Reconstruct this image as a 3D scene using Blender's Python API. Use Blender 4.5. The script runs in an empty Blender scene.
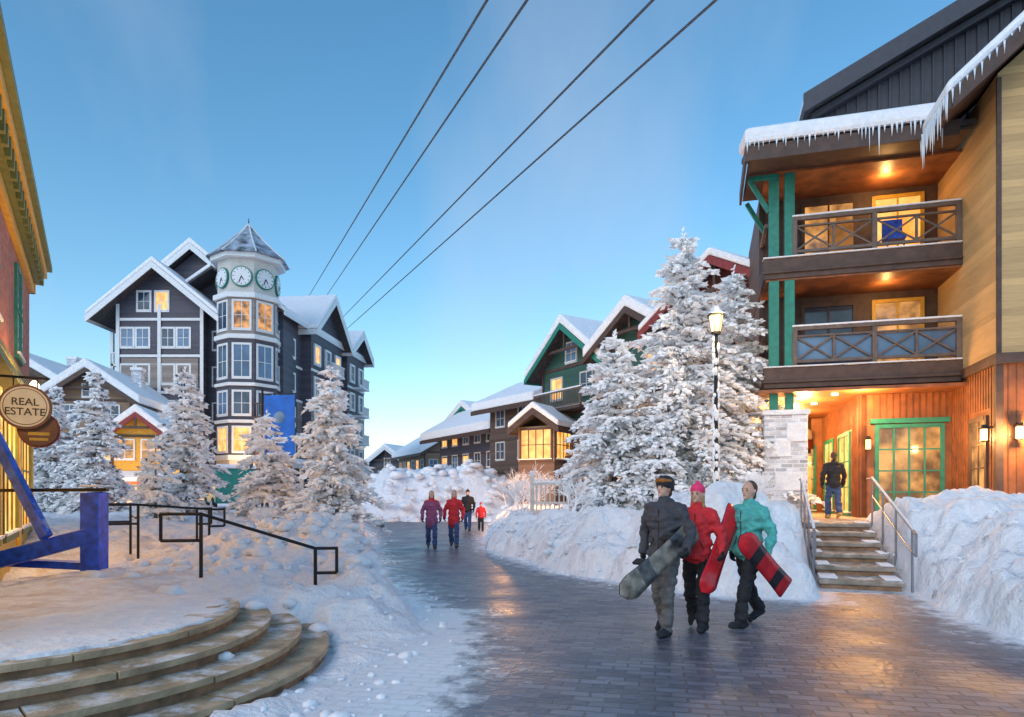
import bpy, bmesh, math, random
import numpy as np
from mathutils import Vector, Matrix, noise
R=math.radians
random.seed(7); np.random.seed(7)
scn=bpy.context.scene
COL=scn.collection
# ------------------------------------------------------------------ materials
def newmat(name):
    m=bpy.data.materials.new(name); m.use_nodes=True
    nt=m.node_tree; b=nt.nodes['Principled BSDF']; return m,nt,b
def N(nt,t,**k):
    n=nt.nodes.new(t)
    for a,v in k.items(): setattr(n,a,v)
    return n
def simple(name,col,rough=.7,metal=0,var=.25,scale=6,bump=.15,bscale=30,dust=0):
    m,nt,b=newmat(name)
    tc=N(nt,'ShaderNodeTexCoord'); nz=N(nt,'ShaderNodeTexNoise'); nz.inputs['Scale'].default_value=scale; nz.inputs['Detail'].default_value=4
    nt.links.new(tc.outputs['Object'],nz.inputs['Vector'])
    cr=N(nt,'ShaderNodeValToRGB'); cr.color_ramp.elements[0].position=.3; cr.color_ramp.elements[1].position=.7
    cr.color_ramp.elements[0].color=[max(0,c*(1-var)) for c in col]+[1]
    cr.color_ramp.elements[1].color=[min(1,c*(1+var)) for c in col]+[1]
    nt.links.new(nz.outputs['Fac'],cr.inputs['Fac']); out=cr.outputs['Color']
    if dust:
        g=N(nt,'ShaderNodeNewGeometry'); sx=N(nt,'ShaderNodeSeparateXYZ'); nt.links.new(g.outputs['Normal'],sx.inputs[0])
        n3=N(nt,'ShaderNodeTexNoise'); n3.inputs['Scale'].default_value=2.6; n3.inputs['Detail'].default_value=7; n3.inputs['Roughness'].default_value=.72; nt.links.new(tc.outputs['Object'],n3.inputs['Vector'])
        m2=N(nt,'ShaderNodeMapRange'); m2.inputs['From Min'].default_value=.62-dust*.3; m2.inputs['From Max'].default_value=.72-dust*.2; m2.inputs['To Max'].default_value=.85; nt.links.new(n3.outputs['Fac'],m2.inputs['Value'])
        mm=N(nt,'ShaderNodeMath',operation='MULTIPLY',use_clamp=True); nt.links.new(m2.outputs[0],mm.inputs[0]); nt.links.new(sx.outputs['Z'],mm.inputs[1])
        mix=N(nt,'ShaderNodeMix',data_type='RGBA'); nt.links.new(mm.outputs[0],mix.inputs['Factor']); nt.links.new(out,mix.inputs['A']); mix.inputs['B'].default_value=(.8,.82,.86,1); out=mix.outputs['Result']
    nt.links.new(out,b.inputs['Base Color'])
    b.inputs['Roughness'].default_value=rough; b.inputs['Metallic'].default_value=metal
    if bump:
        n2=N(nt,'ShaderNodeTexNoise'); n2.inputs['Scale'].default_value=bscale; n2.inputs['Detail'].default_value=3
        nt.links.new(tc.outputs['Object'],n2.inputs['Vector'])
        bp=N(nt,'ShaderNodeBump'); bp.inputs['Strength'].default_value=bump; bp.inputs['Distance'].default_value=.03
        nt.links.new(n2.outputs['Fac'],bp.inputs['Height']); nt.links.new(bp.outputs['Normal'],b.inputs['Normal'])
    return m
def siding(name,col,period=.16,var=.2,rough=.65):
    m,nt,b=newmat(name)
    tc=N(nt,'ShaderNodeTexCoord'); sx=N(nt,'ShaderNodeSeparateXYZ'); nt.links.new(tc.outputs['Object'],sx.inputs[0])
    d=N(nt,'ShaderNodeMath',operation='DIVIDE'); d.inputs[1].default_value=period; nt.links.new(sx.outputs['Z'],d.inputs[0])
    fr=N(nt,'ShaderNodeMath',operation='FRACT'); nt.links.new(d.outputs[0],fr.inputs[0])
    fl=N(nt,'ShaderNodeMath',operation='FLOOR'); nt.links.new(d.outputs[0],fl.inputs[0])
    wn=N(nt,'ShaderNodeTexWhiteNoise',noise_dimensions='1D'); nt.links.new(fl.outputs[0],wn.inputs['W'])
    mp=N(nt,'ShaderNodeMapping'); mp.inputs['Scale'].default_value=(1.5,1.5,14); nt.links.new(tc.outputs['Object'],mp.inputs[0])
    nz=N(nt,'ShaderNodeTexNoise'); nz.inputs['Scale'].default_value=1.6; nz.inputs['Detail'].default_value=4; nt.links.new(mp.outputs[0],nz.inputs['Vector'])
    ad=N(nt,'ShaderNodeMath',operation='ADD'); nt.links.new(wn.outputs['Value'],ad.inputs[0]); nt.links.new(nz.outputs['Fac'],ad.inputs[1])
    cr=N(nt,'ShaderNodeValToRGB'); cr.color_ramp.elements[0].position=.3; cr.color_ramp.elements[1].position=1.0
    hm=N(nt,'ShaderNodeMath',operation='MULTIPLY'); hm.inputs[1].default_value=.65; nt.links.new(ad.outputs[0],hm.inputs[0])
    cr.color_ramp.elements[0].color=[c*(1-var) for c in col]+[1]; cr.color_ramp.elements[1].color=[min(1,c*(1+var)) for c in col]+[1]
    nt.links.new(hm.outputs[0],cr.inputs['Fac']); nt.links.new(cr.outputs['Color'],b.inputs['Base Color'])
    bp=N(nt,'ShaderNodeBump'); bp.inputs['Strength'].default_value=1; bp.inputs['Distance'].default_value=.03; bp.invert=True
    nt.links.new(fr.outputs[0],bp.inputs['Height']); nt.links.new(bp.outputs['Normal'],b.inputs['Normal'])
    b.inputs['Roughness'].default_value=rough
    return m
def bricks(name,c1,c2,mort,bw=.24,bh=.12,floor=False,ms=.008,rough=.7,frost=False,rot=0):
    m,nt,b=newmat(name)
    tc=N(nt,'ShaderNodeTexCoord')
    if floor:
        mp=N(nt,'ShaderNodeMapping'); mp.inputs['Rotation'].default_value=(0,0,rot); nt.links.new(tc.outputs['Object'],mp.inputs[0]); vec=mp.outputs[0]
        dn=N(nt,'ShaderNodeTexNoise'); dn.inputs['Scale'].default_value=3; dn.inputs['Detail'].default_value=1; nt.links.new(tc.outputs['Object'],dn.inputs['Vector'])
        mx=N(nt,'ShaderNodeVectorMath',operation='MULTIPLY_ADD'); mx.inputs[1].default_value=(.03,.03,0); nt.links.new(dn.outputs['Color'],mx.inputs[0]); nt.links.new(vec,mx.inputs[2]); vec=mx.outputs[0]
    else:
        sx=N(nt,'ShaderNodeSeparateXYZ'); nt.links.new(tc.outputs['Object'],sx.inputs[0])
        ad=N(nt,'ShaderNodeMath',operation='ADD'); nt.links.new(sx.outputs['X'],ad.inputs[0]); nt.links.new(sx.outputs['Y'],ad.inputs[1])
        cb=N(nt,'ShaderNodeCombineXYZ'); nt.links.new(ad.outputs[0],cb.inputs['X']); nt.links.new(sx.outputs['Z'],cb.inputs['Y']); vec=cb.outputs[0]
    br=N(nt,'ShaderNodeTexBrick'); br.inputs['Scale'].default_value=1; br.inputs['Brick Width'].default_value=bw; br.inputs['Row Height'].default_value=bh
    br.inputs['Mortar Size'].default_value=ms; br.inputs['Mortar Smooth'].default_value=.3; br.inputs['Bias'].default_value=0
    br.inputs['Color1'].default_value=(*c1,1); br.inputs['Color2'].default_value=(*c2,1); br.inputs['Mortar'].default_value=(*mort,1)
    nt.links.new(vec,br.inputs['Vector'])
    nz=N(nt,'ShaderNodeTexNoise'); nz.inputs['Scale'].default_value=.9; nz.inputs['Detail'].default_value=6; nz.inputs['Roughness'].default_value=.65; nt.links.new(tc.outputs['Object'],nz.inputs['Vector'])
    mr=N(nt,'ShaderNodeMapRange'); mr.inputs['From Min'].default_value=.3; mr.inputs['From Max'].default_value=.7; mr.inputs['To Min'].default_value=.6; mr.inputs['To Max'].default_value=1.4
    nt.links.new(nz.outputs['Fac'],mr.inputs['Value'])
    mul=N(nt,'ShaderNodeMix',data_type='RGBA',blend_type='MULTIPLY'); mul.inputs['Factor'].default_value=1
    nt.links.new(br.outputs['Color'],mul.inputs['A']); nt.links.new(mr.outputs[0],mul.inputs['B'])
    out=mul.outputs['Result']
    rn=N(nt,'ShaderNodeMapRange'); rn.inputs['From Min'].default_value=.3; rn.inputs['From Max'].default_value=.7; rn.inputs['To Min'].default_value=rough-.14; rn.inputs['To Max'].default_value=rough+.2; nt.links.new(nz.outputs['Fac'],rn.inputs['Value'])
    nt.links.new(rn.outputs[0],b.inputs['Roughness'])
    if frost:
        at=N(nt,'ShaderNodeAttribute'); at.attribute_name='frost'
        n3=N(nt,'ShaderNodeTexNoise'); n3.inputs['Scale'].default_value=3.5; n3.inputs['Detail'].default_value=7; n3.inputs['Roughness'].default_value=.72; nt.links.new(tc.outputs['Object'],n3.inputs['Vector'])
        s=N(nt,'ShaderNodeMath',operation='ADD'); nt.links.new(at.outputs['Fac'],s.inputs[0]); nt.links.new(n3.outputs['Fac'],s.inputs[1])
        m2=N(nt,'ShaderNodeMapRange'); m2.inputs['From Min'].default_value=.70; m2.inputs['From Max'].default_value=.92; m2.inputs['To Max'].default_value=.95; nt.links.new(s.outputs[0],m2.inputs['Value'])
        inv=N(nt,'ShaderNodeMath',operation='MULTIPLY'); nt.links.new(br.outputs['Fac'],inv.inputs[0]); nt.links.new(at.outputs['Fac'],inv.inputs[1])
        mm=N(nt,'ShaderNodeMath',operation='MAXIMUM'); nt.links.new(m2.outputs[0],mm.inputs[0]); nt.links.new(inv.outputs[0],mm.inputs[1])
        mix=N(nt,'ShaderNodeMix',data_type='RGBA'); nt.links.new(mm.outputs[0],mix.inputs['Factor']); nt.links.new(out,mix.inputs['A']); mix.inputs['B'].default_value=(.78,.81,.86,1)
        out=mix.outputs['Result']
    nt.links.new(out,b.inputs['Base Color'])
    bp=N(nt,'ShaderNodeBump'); bp.inputs['Strength'].default_value=1; bp.inputs['Distance'].default_value=.016; bp.invert=True
    nt.links.new(br.outputs['Fac'],bp.inputs['Height'])
    b2=N(nt,'ShaderNodeBump'); b2.inputs['Strength'].default_value=.4; b2.inputs['Distance'].default_value=.02
    n4=N(nt,'ShaderNodeTexNoise'); n4.inputs['Scale'].default_value=14; n4.inputs['Detail'].default_value=3; nt.links.new(tc.outputs['Object'],n4.inputs['Vector'])
    nt.links.new(n4.outputs['Fac'],b2.inputs['Height']); nt.links.new(bp.outputs['Normal'],b2.inputs['Normal']); nt.links.new(b2.outputs['Normal'],b.inputs['Normal'])
    return m
def snowmat(name,dirt=False,bs=.5,col=(.89,.91,.95)):
    m,nt,b=newmat(name)
    tc=N(nt,'ShaderNodeTexCoord')
    b.inputs['Roughness'].default_value=.65
    n1=N(nt,'ShaderNodeTexNoise'); n1.inputs['Scale'].default_value=5; n1.inputs['Detail'].default_value=6; n1.inputs['Roughness'].default_value=.62
    nt.links.new(tc.outputs['Object'],n1.inputs['Vector'])
    bp=N(nt,'ShaderNodeBump'); bp.inputs['Strength'].default_value=bs; bp.inputs['Distance'].default_value=.12
    nt.links.new(n1.outputs['Fac'],bp.inputs['Height']); nt.links.new(bp.outputs['Normal'],b.inputs['Normal'])
    cr=N(nt,'ShaderNodeValToRGB'); cr.color_ramp.elements[0].position=.3; cr.color_ramp.elements[1].position=.6
    cr.color_ramp.elements[0].color=(col[0]*.86,col[1]*.88,col[2]*.92,1); cr.color_ramp.elements[1].color=(*col,1)
    nt.links.new(n1.outputs['Fac'],cr.inputs['Fac']); out=cr.outputs['Color']
    if dirt:
        at=N(nt,'ShaderNodeAttribute'); at.attribute_name='dirt'
        n3=N(nt,'ShaderNodeTexNoise'); n3.inputs['Scale'].default_value=2.2; n3.inputs['Detail'].default_value=6; n3.inputs['Roughness'].default_value=.7; nt.links.new(tc.outputs['Object'],n3.inputs['Vector'])
        s=N(nt,'ShaderNodeMath',operation='ADD'); nt.links.new(at.outputs['Fac'],s.inputs[0]); nt.links.new(n3.outputs['Fac'],s.inputs[1])
        m2=N(nt,'ShaderNodeMapRange'); m2.inputs['From Min'].default_value=.86; m2.inputs['From Max'].default_value=1.2; m2.inputs['To Max'].default_value=.8; nt.links.new(s.outputs[0],m2.inputs['Value'])
        mix=N(nt,'ShaderNodeMix',data_type='RGBA'); nt.links.new(m2.outputs[0],mix.inputs['Factor']); nt.links.new(out,mix.inputs['A']); mix.inputs['B'].default_value=(.42,.27,.19,1)
        out=mix.outputs['Result']
    nt.links.new(out,b.inputs['Base Color'])
    return m
def glow(name,c1,c2,s,scale=1.5):
    m,nt,b=newmat(name)
    tc=N(nt,'ShaderNodeTexCoord'); nz=N(nt,'ShaderNodeTexNoise'); nz.inputs['Scale'].default_value=scale; nz.inputs['Detail'].default_value=5
    nt.links.new(tc.outputs['Object'],nz.inputs['Vector'])
    cr=N(nt,'ShaderNodeValToRGB'); cr.color_ramp.elements[0].position=.38; cr.color_ramp.elements[1].position=.62
    cr.color_ramp.elements[0].color=(*c1,1); cr.color_ramp.elements[1].color=(*c2,1)
    nt.links.new(nz.outputs['Fac'],cr.inputs['Fac']); nt.links.new(cr.outputs['Color'],b.inputs['Emission Color'])
    b.inputs['Emission Strength'].default_value=s; b.inputs['Base Color'].default_value=(.05,.04,.03,1); b.inputs['Roughness'].default_value=.1
    m.cycles.emission_sampling='NONE'
    return m
M={}
M['snow']=snowmat('snow_mat'); M['snowt']=snowmat('snow_ground_mat',dirt=True,bs=.85)
M['snowroof']=snowmat('roof_snow_mat',bs=.6)
M['frost']=simple('frost_mat',(.93,.94,.96),.8,var=.03,bump=0)
M['needle']=simple('needle_mat',(.16,.21,.25),.8,var=.3,bump=0)
M['bark']=simple('bark_mat',(.16,.13,.11),.9)
M['paver']=bricks('paver_mat',(.07,.083,.12),(.18,.195,.24),(.028,.035,.05),.25,.125,floor=True,ms=.012,rough=.36,frost=True,rot=R(12))
M['brick']=bricks('red_brick_mat',(.30,.08,.055),(.42,.15,.10),(.3,.25,.22),.22,.075,ms=.006)
M['stonew']=bricks('stone_pillar_mat',(.34,.35,.39),(.82,.85,.90),(.8,.83,.88),.3,.11,ms=.018)
M['stonestep']=simple('sandstone_mat',(.40,.30,.19),.75,var=.4,scale=3.5,bump=.7,bscale=16,dust=.42)
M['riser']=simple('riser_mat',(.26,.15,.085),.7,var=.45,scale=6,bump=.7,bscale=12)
M['steptop']=simple('lodge_step_mat',(.30,.25,.20),.8,var=.35,scale=5,dust=.4)
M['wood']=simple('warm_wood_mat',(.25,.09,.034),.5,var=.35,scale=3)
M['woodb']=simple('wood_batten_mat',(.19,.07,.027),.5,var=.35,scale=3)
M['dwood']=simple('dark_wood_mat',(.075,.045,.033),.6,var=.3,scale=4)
M['beam']=simple('timber_beam_mat',(.075,.045,.036),.6,var=.3,scale=4)
M['rail']=simple('rail_timber_mat',(.13,.095,.08),.6,var=.3,scale=5)
M['yellow']=siding('yellow_siding_mat',(.56,.36,.16),.17)
M['dmetal']=simple('dark_cladding_mat',(.045,.048,.064),.5,var=.15)
M['green']=simple('green_paint_mat',(.015,.20,.15),.5,var=.2)
M['slate']=siding('slate_siding_mat',(.075,.075,.105),.2)
M['beige']=siding('beige_siding_mat',(.27,.23,.21),.2)
M['white']=simple('white_trim_mat',(.70,.74,.78),.5,var=.06)
M['cream']=simple('cream_mat',(.56,.55,.53),.6,var=.1)
M['gsiding']=siding('green_siding_mat',(.035,.10,.08),.18)
M['rsiding']=siding('red_siding_mat',(.15,.04,.035),.18)
M['bsiding']=siding('brown_siding_mat',(.11,.07,.055),.18)
M['tsiding']=siding('tan_siding_mat',(.26,.17,.11),.18)
M['redtrim']=simple('red_trim_mat',(.22,.03,.027),.5)
M['roofd']=simple('roof_shingle_mat',(.06,.055,.06),.8,var=.4,scale=5)
M['ochre']=simple('ochre_paint_mat',(.60,.35,.035),.5,var=.15)
M['olive']=simple('olive_trim_mat',(.15,.17,.04),.5,var=.2)
M['blue']=simple('blue_paint_mat',(.015,.08,.58),.4,var=.45,scale=9,bump=.3,dust=.25)
M['banner']=simple('blue_banner_mat',(.005,.12,.50),.6,var=.25,scale=2)
M['black']=simple('black_metal_mat',(.02,.02,.022),.4,.6,var=.2)
M['steel']=simple('steel_mat',(.28,.29,.33),.4,.8,var=.1)
M['cable']=simple('cable_mat',(.06,.08,.11),.5,.3,bump=0)
M['ice']=simple('ice_mat',(.72,.80,.88),.12,var=.05,bump=0)
M['glass']=simple('window_glass_mat',(.05,.08,.13),.06,0,var=.5,scale=.8,bump=.04,bscale=1.2)
M['glassb']=simple('window_glass_blue_mat',(.10,.18,.30),.08,0,var=.4,scale=.6,bump=.04,bscale=1.2)
M['lit']=glow('lit_window_mat',(1,.33,.05),(1,.62,.18),1.4)
M['litdim']=glow('dim_window_mat',(.14,.06,.025),(1,.45,.12),.95,1.6)
M['bulb']=glow('bulb_mat',(1,.62,.25),(1,.8,.5),8)
M['bulb2']=glow('lantern_glass_mat',(1,.60,.20),(1,.74,.35),3.6)
M['teal']=simple('teal_car_paint_mat',(.02,.20,.17),.25,.2,var=.1,bump=0)
M['rubber']=simple('rubber_mat',(.02,.02,.02),.8)
M['signw']=simple('sign_face_mat',(.78,.70,.52),.5,var=.08)
M['signb']=simple('sign_brown_mat',(.16,.06,.03),.5)
M['hill']=simple('hill_forest_mat',(.20,.27,.34),.95,var=.6,scale=.08,bump=0)
M['orange']=simple('orange_panel_mat',(.75,.28,.05),.6)
M['troof']=simple('tower_roof_frosted_mat',(.24,.29,.36),.7,var=.85,scale=1.4)

# ------------------------------------------------------------------ geometry helpers
def empty(name,loc=(0,0,0),rot=0,parent=None):
    e=bpy.data.objects.new(name,None); e.empty_display_size=.3; COL.objects.link(e); e.location=loc; e.rotation_euler=(0,0,rot)
    if parent: e.parent=parent
    return e
def mkobj(name,verts,faces,mats,parent=None,smooth=False,midx=None,loc=None):
    me=bpy.data.meshes.new(name); me.from_pydata([tuple(v) for v in verts],[],[tuple(f) for f in faces]); 
    for m in (mats if isinstance(mats,(list,tuple)) else [mats]): me.materials.append(m)
    if midx is not None: me.polygons.foreach_set('material_index',np.asarray(midx,dtype=np.int32))
    if smooth: me.polygons.foreach_set('use_smooth',[True]*len(me.polygons))
    me.update()
    o=bpy.data.objects.new(name,me); COL.objects.link(o)
    if parent: o.parent=parent
    if loc: o.location=loc
    return o
class Part:
    def __init__(s,name,mat,parent,bevel=0,smooth=False):
        s.n=name; s.m=mat; s.par=parent; s.v=[]; s.f=[]; s.bev=bevel; s.sm=smooth
    def tf(s,fr,x,y,z):
        if fr is None: return (x,y,z)
        c,q=math.cos(fr[2]),math.sin(fr[2]); return (fr[0]+x*c-y*q, fr[1]+x*q+y*c, z)
    def add(s,vs,fs):
        b=len(s.v); s.v+=vs; s.f+=[tuple(i+b for i in f) for f in fs]
    def box(s,x0,x1,y0,y1,z0,z1,fr=None):
        P=[(x0,y0,z0),(x1,y0,z0),(x1,y1,z0),(x0,y1,z0),(x0,y0,z1),(x1,y0,z1),(x1,y1,z1),(x0,y1,z1)]
        s.add([s.tf(fr,*p) for p in P],[(0,3,2,1),(4,5,6,7),(0,1,5,4),(1,2,6,5),(2,3,7,6),(3,0,4,7)])
    def prism(s,pts,y0,y1,fr=None):
        n=len(pts); a=[s.tf(fr,x,y0,z) for x,z in pts]; b=[s.tf(fr,x,y1,z) for x,z in pts]
        s.add(a+b,[tuple(range(n)),tuple(range(2*n-1,n-1,-1))]+[(i+n,(i+1)%n+n,(i+1)%n,i) for i in range(n)])
    def slab(s,pts,z0,z1,fr=None):
        n=len(pts); a=[s.tf(fr,x,y,z0) for x,y in pts]; b=[s.tf(fr,x,y,z1) for x,y in pts]
        s.add(a+b,[tuple(range(n-1,-1,-1)),tuple(range(n,2*n))]+[(i,(i+1)%n,(i+1)%n+n,i+n) for i in range(n)])
    def beam(s,p0,p1,w,h,fr=None):
        p0=Vector(s.tf(fr,*p0)); p1=Vector(s.tf(fr,*p1)); d=(p1-p0).normalized()
        up=Vector((0,0,1)) if abs(d.z)<.95 else Vector((1,0,0)) if fr is None else Vector((math.cos(fr[2]),math.sin(fr[2]),0))
        a=d.cross(up).normalized(); b=a.cross(d)
        vs=[]
        for p in (p0,p1):
            for i,j in((-1,-1),(1,-1),(1,1),(-1,1)): vs.append(tuple(p+a*(i*w/2)+b*(j*h/2)))
        s.add(vs,[(0,1,2,3),(7,6,5,4),(0,4,5,1),(1,5,6,2),(2,6,7,3),(3,7,4,0)])
    def cyl(s,p0,p1,r0,r1=None,n=10,fr=None):
        if r1 is None:r1=r0
        p0=Vector(s.tf(fr,*p0)); p1=Vector(s.tf(fr,*p1)); d=(p1-p0).normalized()
        up=Vector((0,0,1)) if abs(d.z)<.95 else Vector((1,0,0))
        a=d.cross(up).normalized(); b=a.cross(d); vs=[]
        for p,r in((p0,r0),(p1,r1)):
            for k in range(n):
                t=2*math.pi*k/n; vs.append(tuple(p+a*(math.cos(t)*r)+b*(math.sin(t)*r)))
        s.add(vs,[tuple(range(n)),tuple(range(2*n-1,n-1,-1))]+[(k+n,(k+1)%n+n,(k+1)%n,k) for k in range(n)])
    def ball(s,c,rx,ry=None,rz=None,n=10,m=7,fr=None):
        ry=ry or rx; rz=rz or rx; vs=[];fs=[]
        for i in range(m+1):
            ph=math.pi*i/m
            for k in range(n):
                t=2*math.pi*k/n; vs.append(s.tf(fr,c[0]+rx*math.sin(ph)*math.cos(t),c[1]+ry*math.sin(ph)*math.sin(t),c[2]+rz*math.cos(ph)))
        for i in range(m):
            for k in range(n): fs.append((i*n+k,(i+1)*n+k,(i+1)*n+(k+1)%n,i*n+(k+1)%n))
        s.add(vs,fs)
    def finish(s):
        if not s.v: return
        o=mkobj(s.n,s.v,s.f,s.m,s.par,s.sm)
        if s.bev:
            b=o.modifiers.new('b','BEVEL'); b.width=s.bev; b.segments=2; b.limit_method='ANGLE'
        return o
class Obj:
    def __init__(s,name,loc=(0,0,0),rot=0):
        s.e=empty(name,loc,rot); s.parts={}
    def p(s,name,mat,bevel=0,smooth=False):
        if name not in s.parts: s.parts[name]=Part(name,M[mat] if isinstance(mat,str) else mat,s.e,bevel,smooth)
        return s.parts[name]
    def done(s):
        for p in s.parts.values(): p.finish()
        return s.e
    def win(s,fr,x,z,w,h,lit=0,trim='white',mull=1,bar=1,tw=.1,proud=.06):
        gm={0:'glass',1:'lit',2:'litdim',3:'glassb'}[lit]
        s.p('glass_'+gm,gm).box(x,x+w,-.012,.05,z,z+h,fr)
        t=s.p('window_trim_'+trim,trim)
        t.box(x-tw,x,-proud,.04,z-tw,z+h+tw,fr); t.box(x+w,x+w+tw,-proud,.04,z-tw,z+h+tw,fr)
        t.box(x,x+w,-proud-.02,.04,z-tw,z,fr); t.box(x,x+w,-proud-.01,.04,z+h,z+h+tw,fr)
        s.p('sill_snow','snowroof').box(x-tw,x+w+tw,-proud-.05,-.005,z+.002,z+.045,fr)
        for i in range(mull): xx=x+w*(i+1)/(mull+1); t.box(xx-.025,xx+.025,-.04,.03,z,z+h,fr)
        for i in range(bar): zz=z+h*(i+1)/(bar+1); t.box(x,x+w,-.034,.03,zz-.02,zz+.02,fr)
    def gable_roof(s,fr,w,y0,y1,ze,tan,over=.7,th=.18,sn=.3,fascia='white',ftk=.3,bev=.1):
        zr=ze+w/2*tan; zl=ze-over*tan
        r=s.p('roof','roofd'); f=s.p('fascia_'+fascia,fascia); sp=s.p('roof_snow','snowroof',bevel=bev,smooth=False)
        L=[(-over,zl),(w/2,zr),(w/2,zr+th),(-over,zl+th)]; Rr=[(w+over,zl),(w+over,zl+th),(w/2,zr+th),(w/2,zr)]
        r.prism(L,y0,y1,fr); r.prism(Rr,y0+.003,y1-.003,fr)
        i=.04
        sp.prism([(-over-i,zl+th+.01),(w/2,zr+th+.01),(w+over+i,zl+th+.01),(w+over+i,zl+th+sn),(w/2,zr+th+sn*1.1),(-over-i,zl+th+sn)],y0-.08,y1+.04,fr)
        f.prism([(-over-.02,zl-ftk*.5),(w/2,zr-ftk*.5),(w/2,zr+th),(-over-.02,zl+th)],y0-.06,y0-.004,fr)
        f.prism([(w+over+.02,zl-ftk*.5),(w+over+.02,zl+th),(w/2+.001,zr+th),(w/2+.001,zr-ftk*.5)],y0-.06,y0-.004,fr)
        f.box(-over-.06,-over-.02,y0-.06,y1,zl-ftk*.4,zl+th,fr); f.box(w+over+.02,w+over+.06,y0-.06,y1,zl-ftk*.4,zl+th,fr)

def point(name,loc,e,col=(1,.56,.22),r=.08,parent=None):
    l=bpy.data.lights.new(name,'POINT'); l.energy=e; l.color=col; l.shadow_soft_size=r
    o=bpy.data.objects.new(name,l); COL.objects.link(o); o.location=loc
    if parent: o.parent=parent
    return o
# ------------------------------------------------------------------ world / sun / camera
w=bpy.data.worlds.new('World'); scn.world=w; w.use_nodes=True; nt=w.node_tree
bg=nt.nodes['Background']; sky=nt.nodes.new('ShaderNodeTexSky'); sky.sky_type='NISHITA'; sky.sun_disc=False
SUN_EL,SUN_ROT=R(28),R(215)
sky.sun_elevation=SUN_EL; sky.sun_rotation=SUN_ROT; sky.air_density=1.1; sky.dust_density=.6; sky.ozone_density=1.8; sky.altitude=300
tc=nt.nodes.new('ShaderNodeTexCoord'); mp=nt.nodes.new('ShaderNodeMapping'); mp.inputs['Scale'].default_value=(2.6,.8,1.4); mp.inputs['Rotation'].default_value=(0,R(35),R(20))
nz=nt.nodes.new('ShaderNodeTexNoise'); nz.inputs['Scale'].default_value=1.3; nz.inputs['Detail'].default_value=7; nz.inputs['Roughness'].default_value=.5
nt.links.new(tc.outputs['Generated'],mp.inputs[0]); nt.links.new(mp.outputs[0],nz.inputs['Vector'])
mr=nt.nodes.new('ShaderNodeMapRange'); mr.inputs['From Min'].default_value=.45; mr.inputs['From Max'].default_value=.85; mr.inputs['To Max'].default_value=.4
nt.links.new(nz.outputs['Fac'],mr.inputs['Value'])
hs=nt.nodes.new('ShaderNodeHueSaturation'); hs.inputs['Saturation'].default_value=1.24; hs.inputs['Hue'].default_value=.488; hs.inputs['Value'].default_value=1.42; nt.links.new(sky.outputs[0],hs.inputs['Color'])
mx=nt.nodes.new('ShaderNodeMix'); mx.data_type='RGBA'; nt.links.new(mr.outputs[0],mx.inputs['Factor']); nt.links.new(hs.outputs[0],mx.inputs['A']); mx.inputs['B'].default_value=(4.6,4.9,5.6,1)
nt.links.new(mx.outputs['Result'],bg.inputs['Color']); bg.inputs['Strength'].default_value=.15
sl=bpy.data.lights.new('sun','SUN'); sl.energy=.8; sl.angle=R(35); sl.color=(1,.95,.92)
so=bpy.data.objects.new('sun',sl); COL.objects.link(so)
az=SUN_ROT
sd=Vector((math.sin(az)*math.cos(SUN_EL+.2),math.cos(az)*math.cos(SUN_EL+.2),math.sin(SUN_EL+.2)))
so.rotation_euler=sd.to_track_quat('Z','Y').to_euler()
cam=bpy.data.cameras.new('camera'); co=bpy.data.objects.new('camera',cam); COL.objects.link(co); scn.camera=co
co.location=(0,0,1.58); co.rotation_euler=(R(90),0,0); cam.lens=24; cam.sensor_width=36; cam.shift_y=.1333; cam.clip_end=6000; cam.clip_start=.05
scn.view_settings.view_transform='Standard'; scn.view_settings.look='None'; scn.view_settings.exposure=0

# ------------------------------------------------------------------ terrain
ROAD=[(-1.2,-4),(-1.25,4.9),(-.95,7),(-1.5,10.3),(-2.9,14),(-3.6,18),(-5,24),(-9.6,43),(-13,62),(0,62),(-1.2,43),(-1.0,31),(-.9,24),(-.8,20.5),(-.2,18),(.98,14),(2.25,12),(3,10.8),(4.6,10.2),(5.0,11.4),(6.5,11.3),(6.4,10.3),(5.9,9),(5.6,7.4),(7,5),(10,-4)]
def dist_road(X,Y):
    P=np.array(ROAD); D=np.full(X.shape,1e9); ins=np.zeros(X.shape,bool)
    for i in range(len(P)):
        a=P[i]; b=P[(i+1)%len(P)]; e=b-a; L=(e**2).sum()
        t=np.clip(((X-a[0])*e[0]+(Y-a[1])*e[1])/L,0,1)
        D=np.minimum(D,np.hypot(X-a[0]-t*e[0],Y-a[1]-t*e[1]))
        c=((a[1]>Y)!=(b[1]>Y)); 
        with np.errstate(divide='ignore',invalid='ignore'):
            xx=a[0]+(Y-a[1])*e[0]/(e[1] if e[1]!=0 else 1e-9)
        ins^=(c&(X<xx))
    return np.where(ins,-D,D)
def nz2(X,Y,sc,seed=0,oct=4):
    f=X.ravel()*sc; g=Y.ravel()*sc
    return np.array([noise.fractal(Vector((a,b,seed)),.9,2.1,oct) for a,b in zip(f,g)]).reshape(X.shape)
def ss(t): t=np.clip(t,0,1); return t*t*(3-2*t)
def G(X,Y,cx,cy,sx,sy): return np.exp(-((X-cx)/sx)**2-((Y-cy)/sy)**2)
AX,AY=7.76,18.6; EA=math.atan2(-.27,.963); EX,EY=math.cos(EA),math.sin(EA)
SB=(5.78,11.3); gx,gy=.35,.937
def spacing(a,b,lo,hi,s,gr):
    r=list(np.arange(lo,hi,s)); st=s; x=r[-1]
    while x<b: st*=gr; x+=st; r.append(x)
    l=[];st=s;x=lo
    while x>a: st*=gr; x-=st; l.append(x)
    return np.array(l[::-1]+r)
xs=spacing(-160,160,-9,12,.08,1.05); ys=spacing(-12,320,3,21,.08,1.03)
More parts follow.
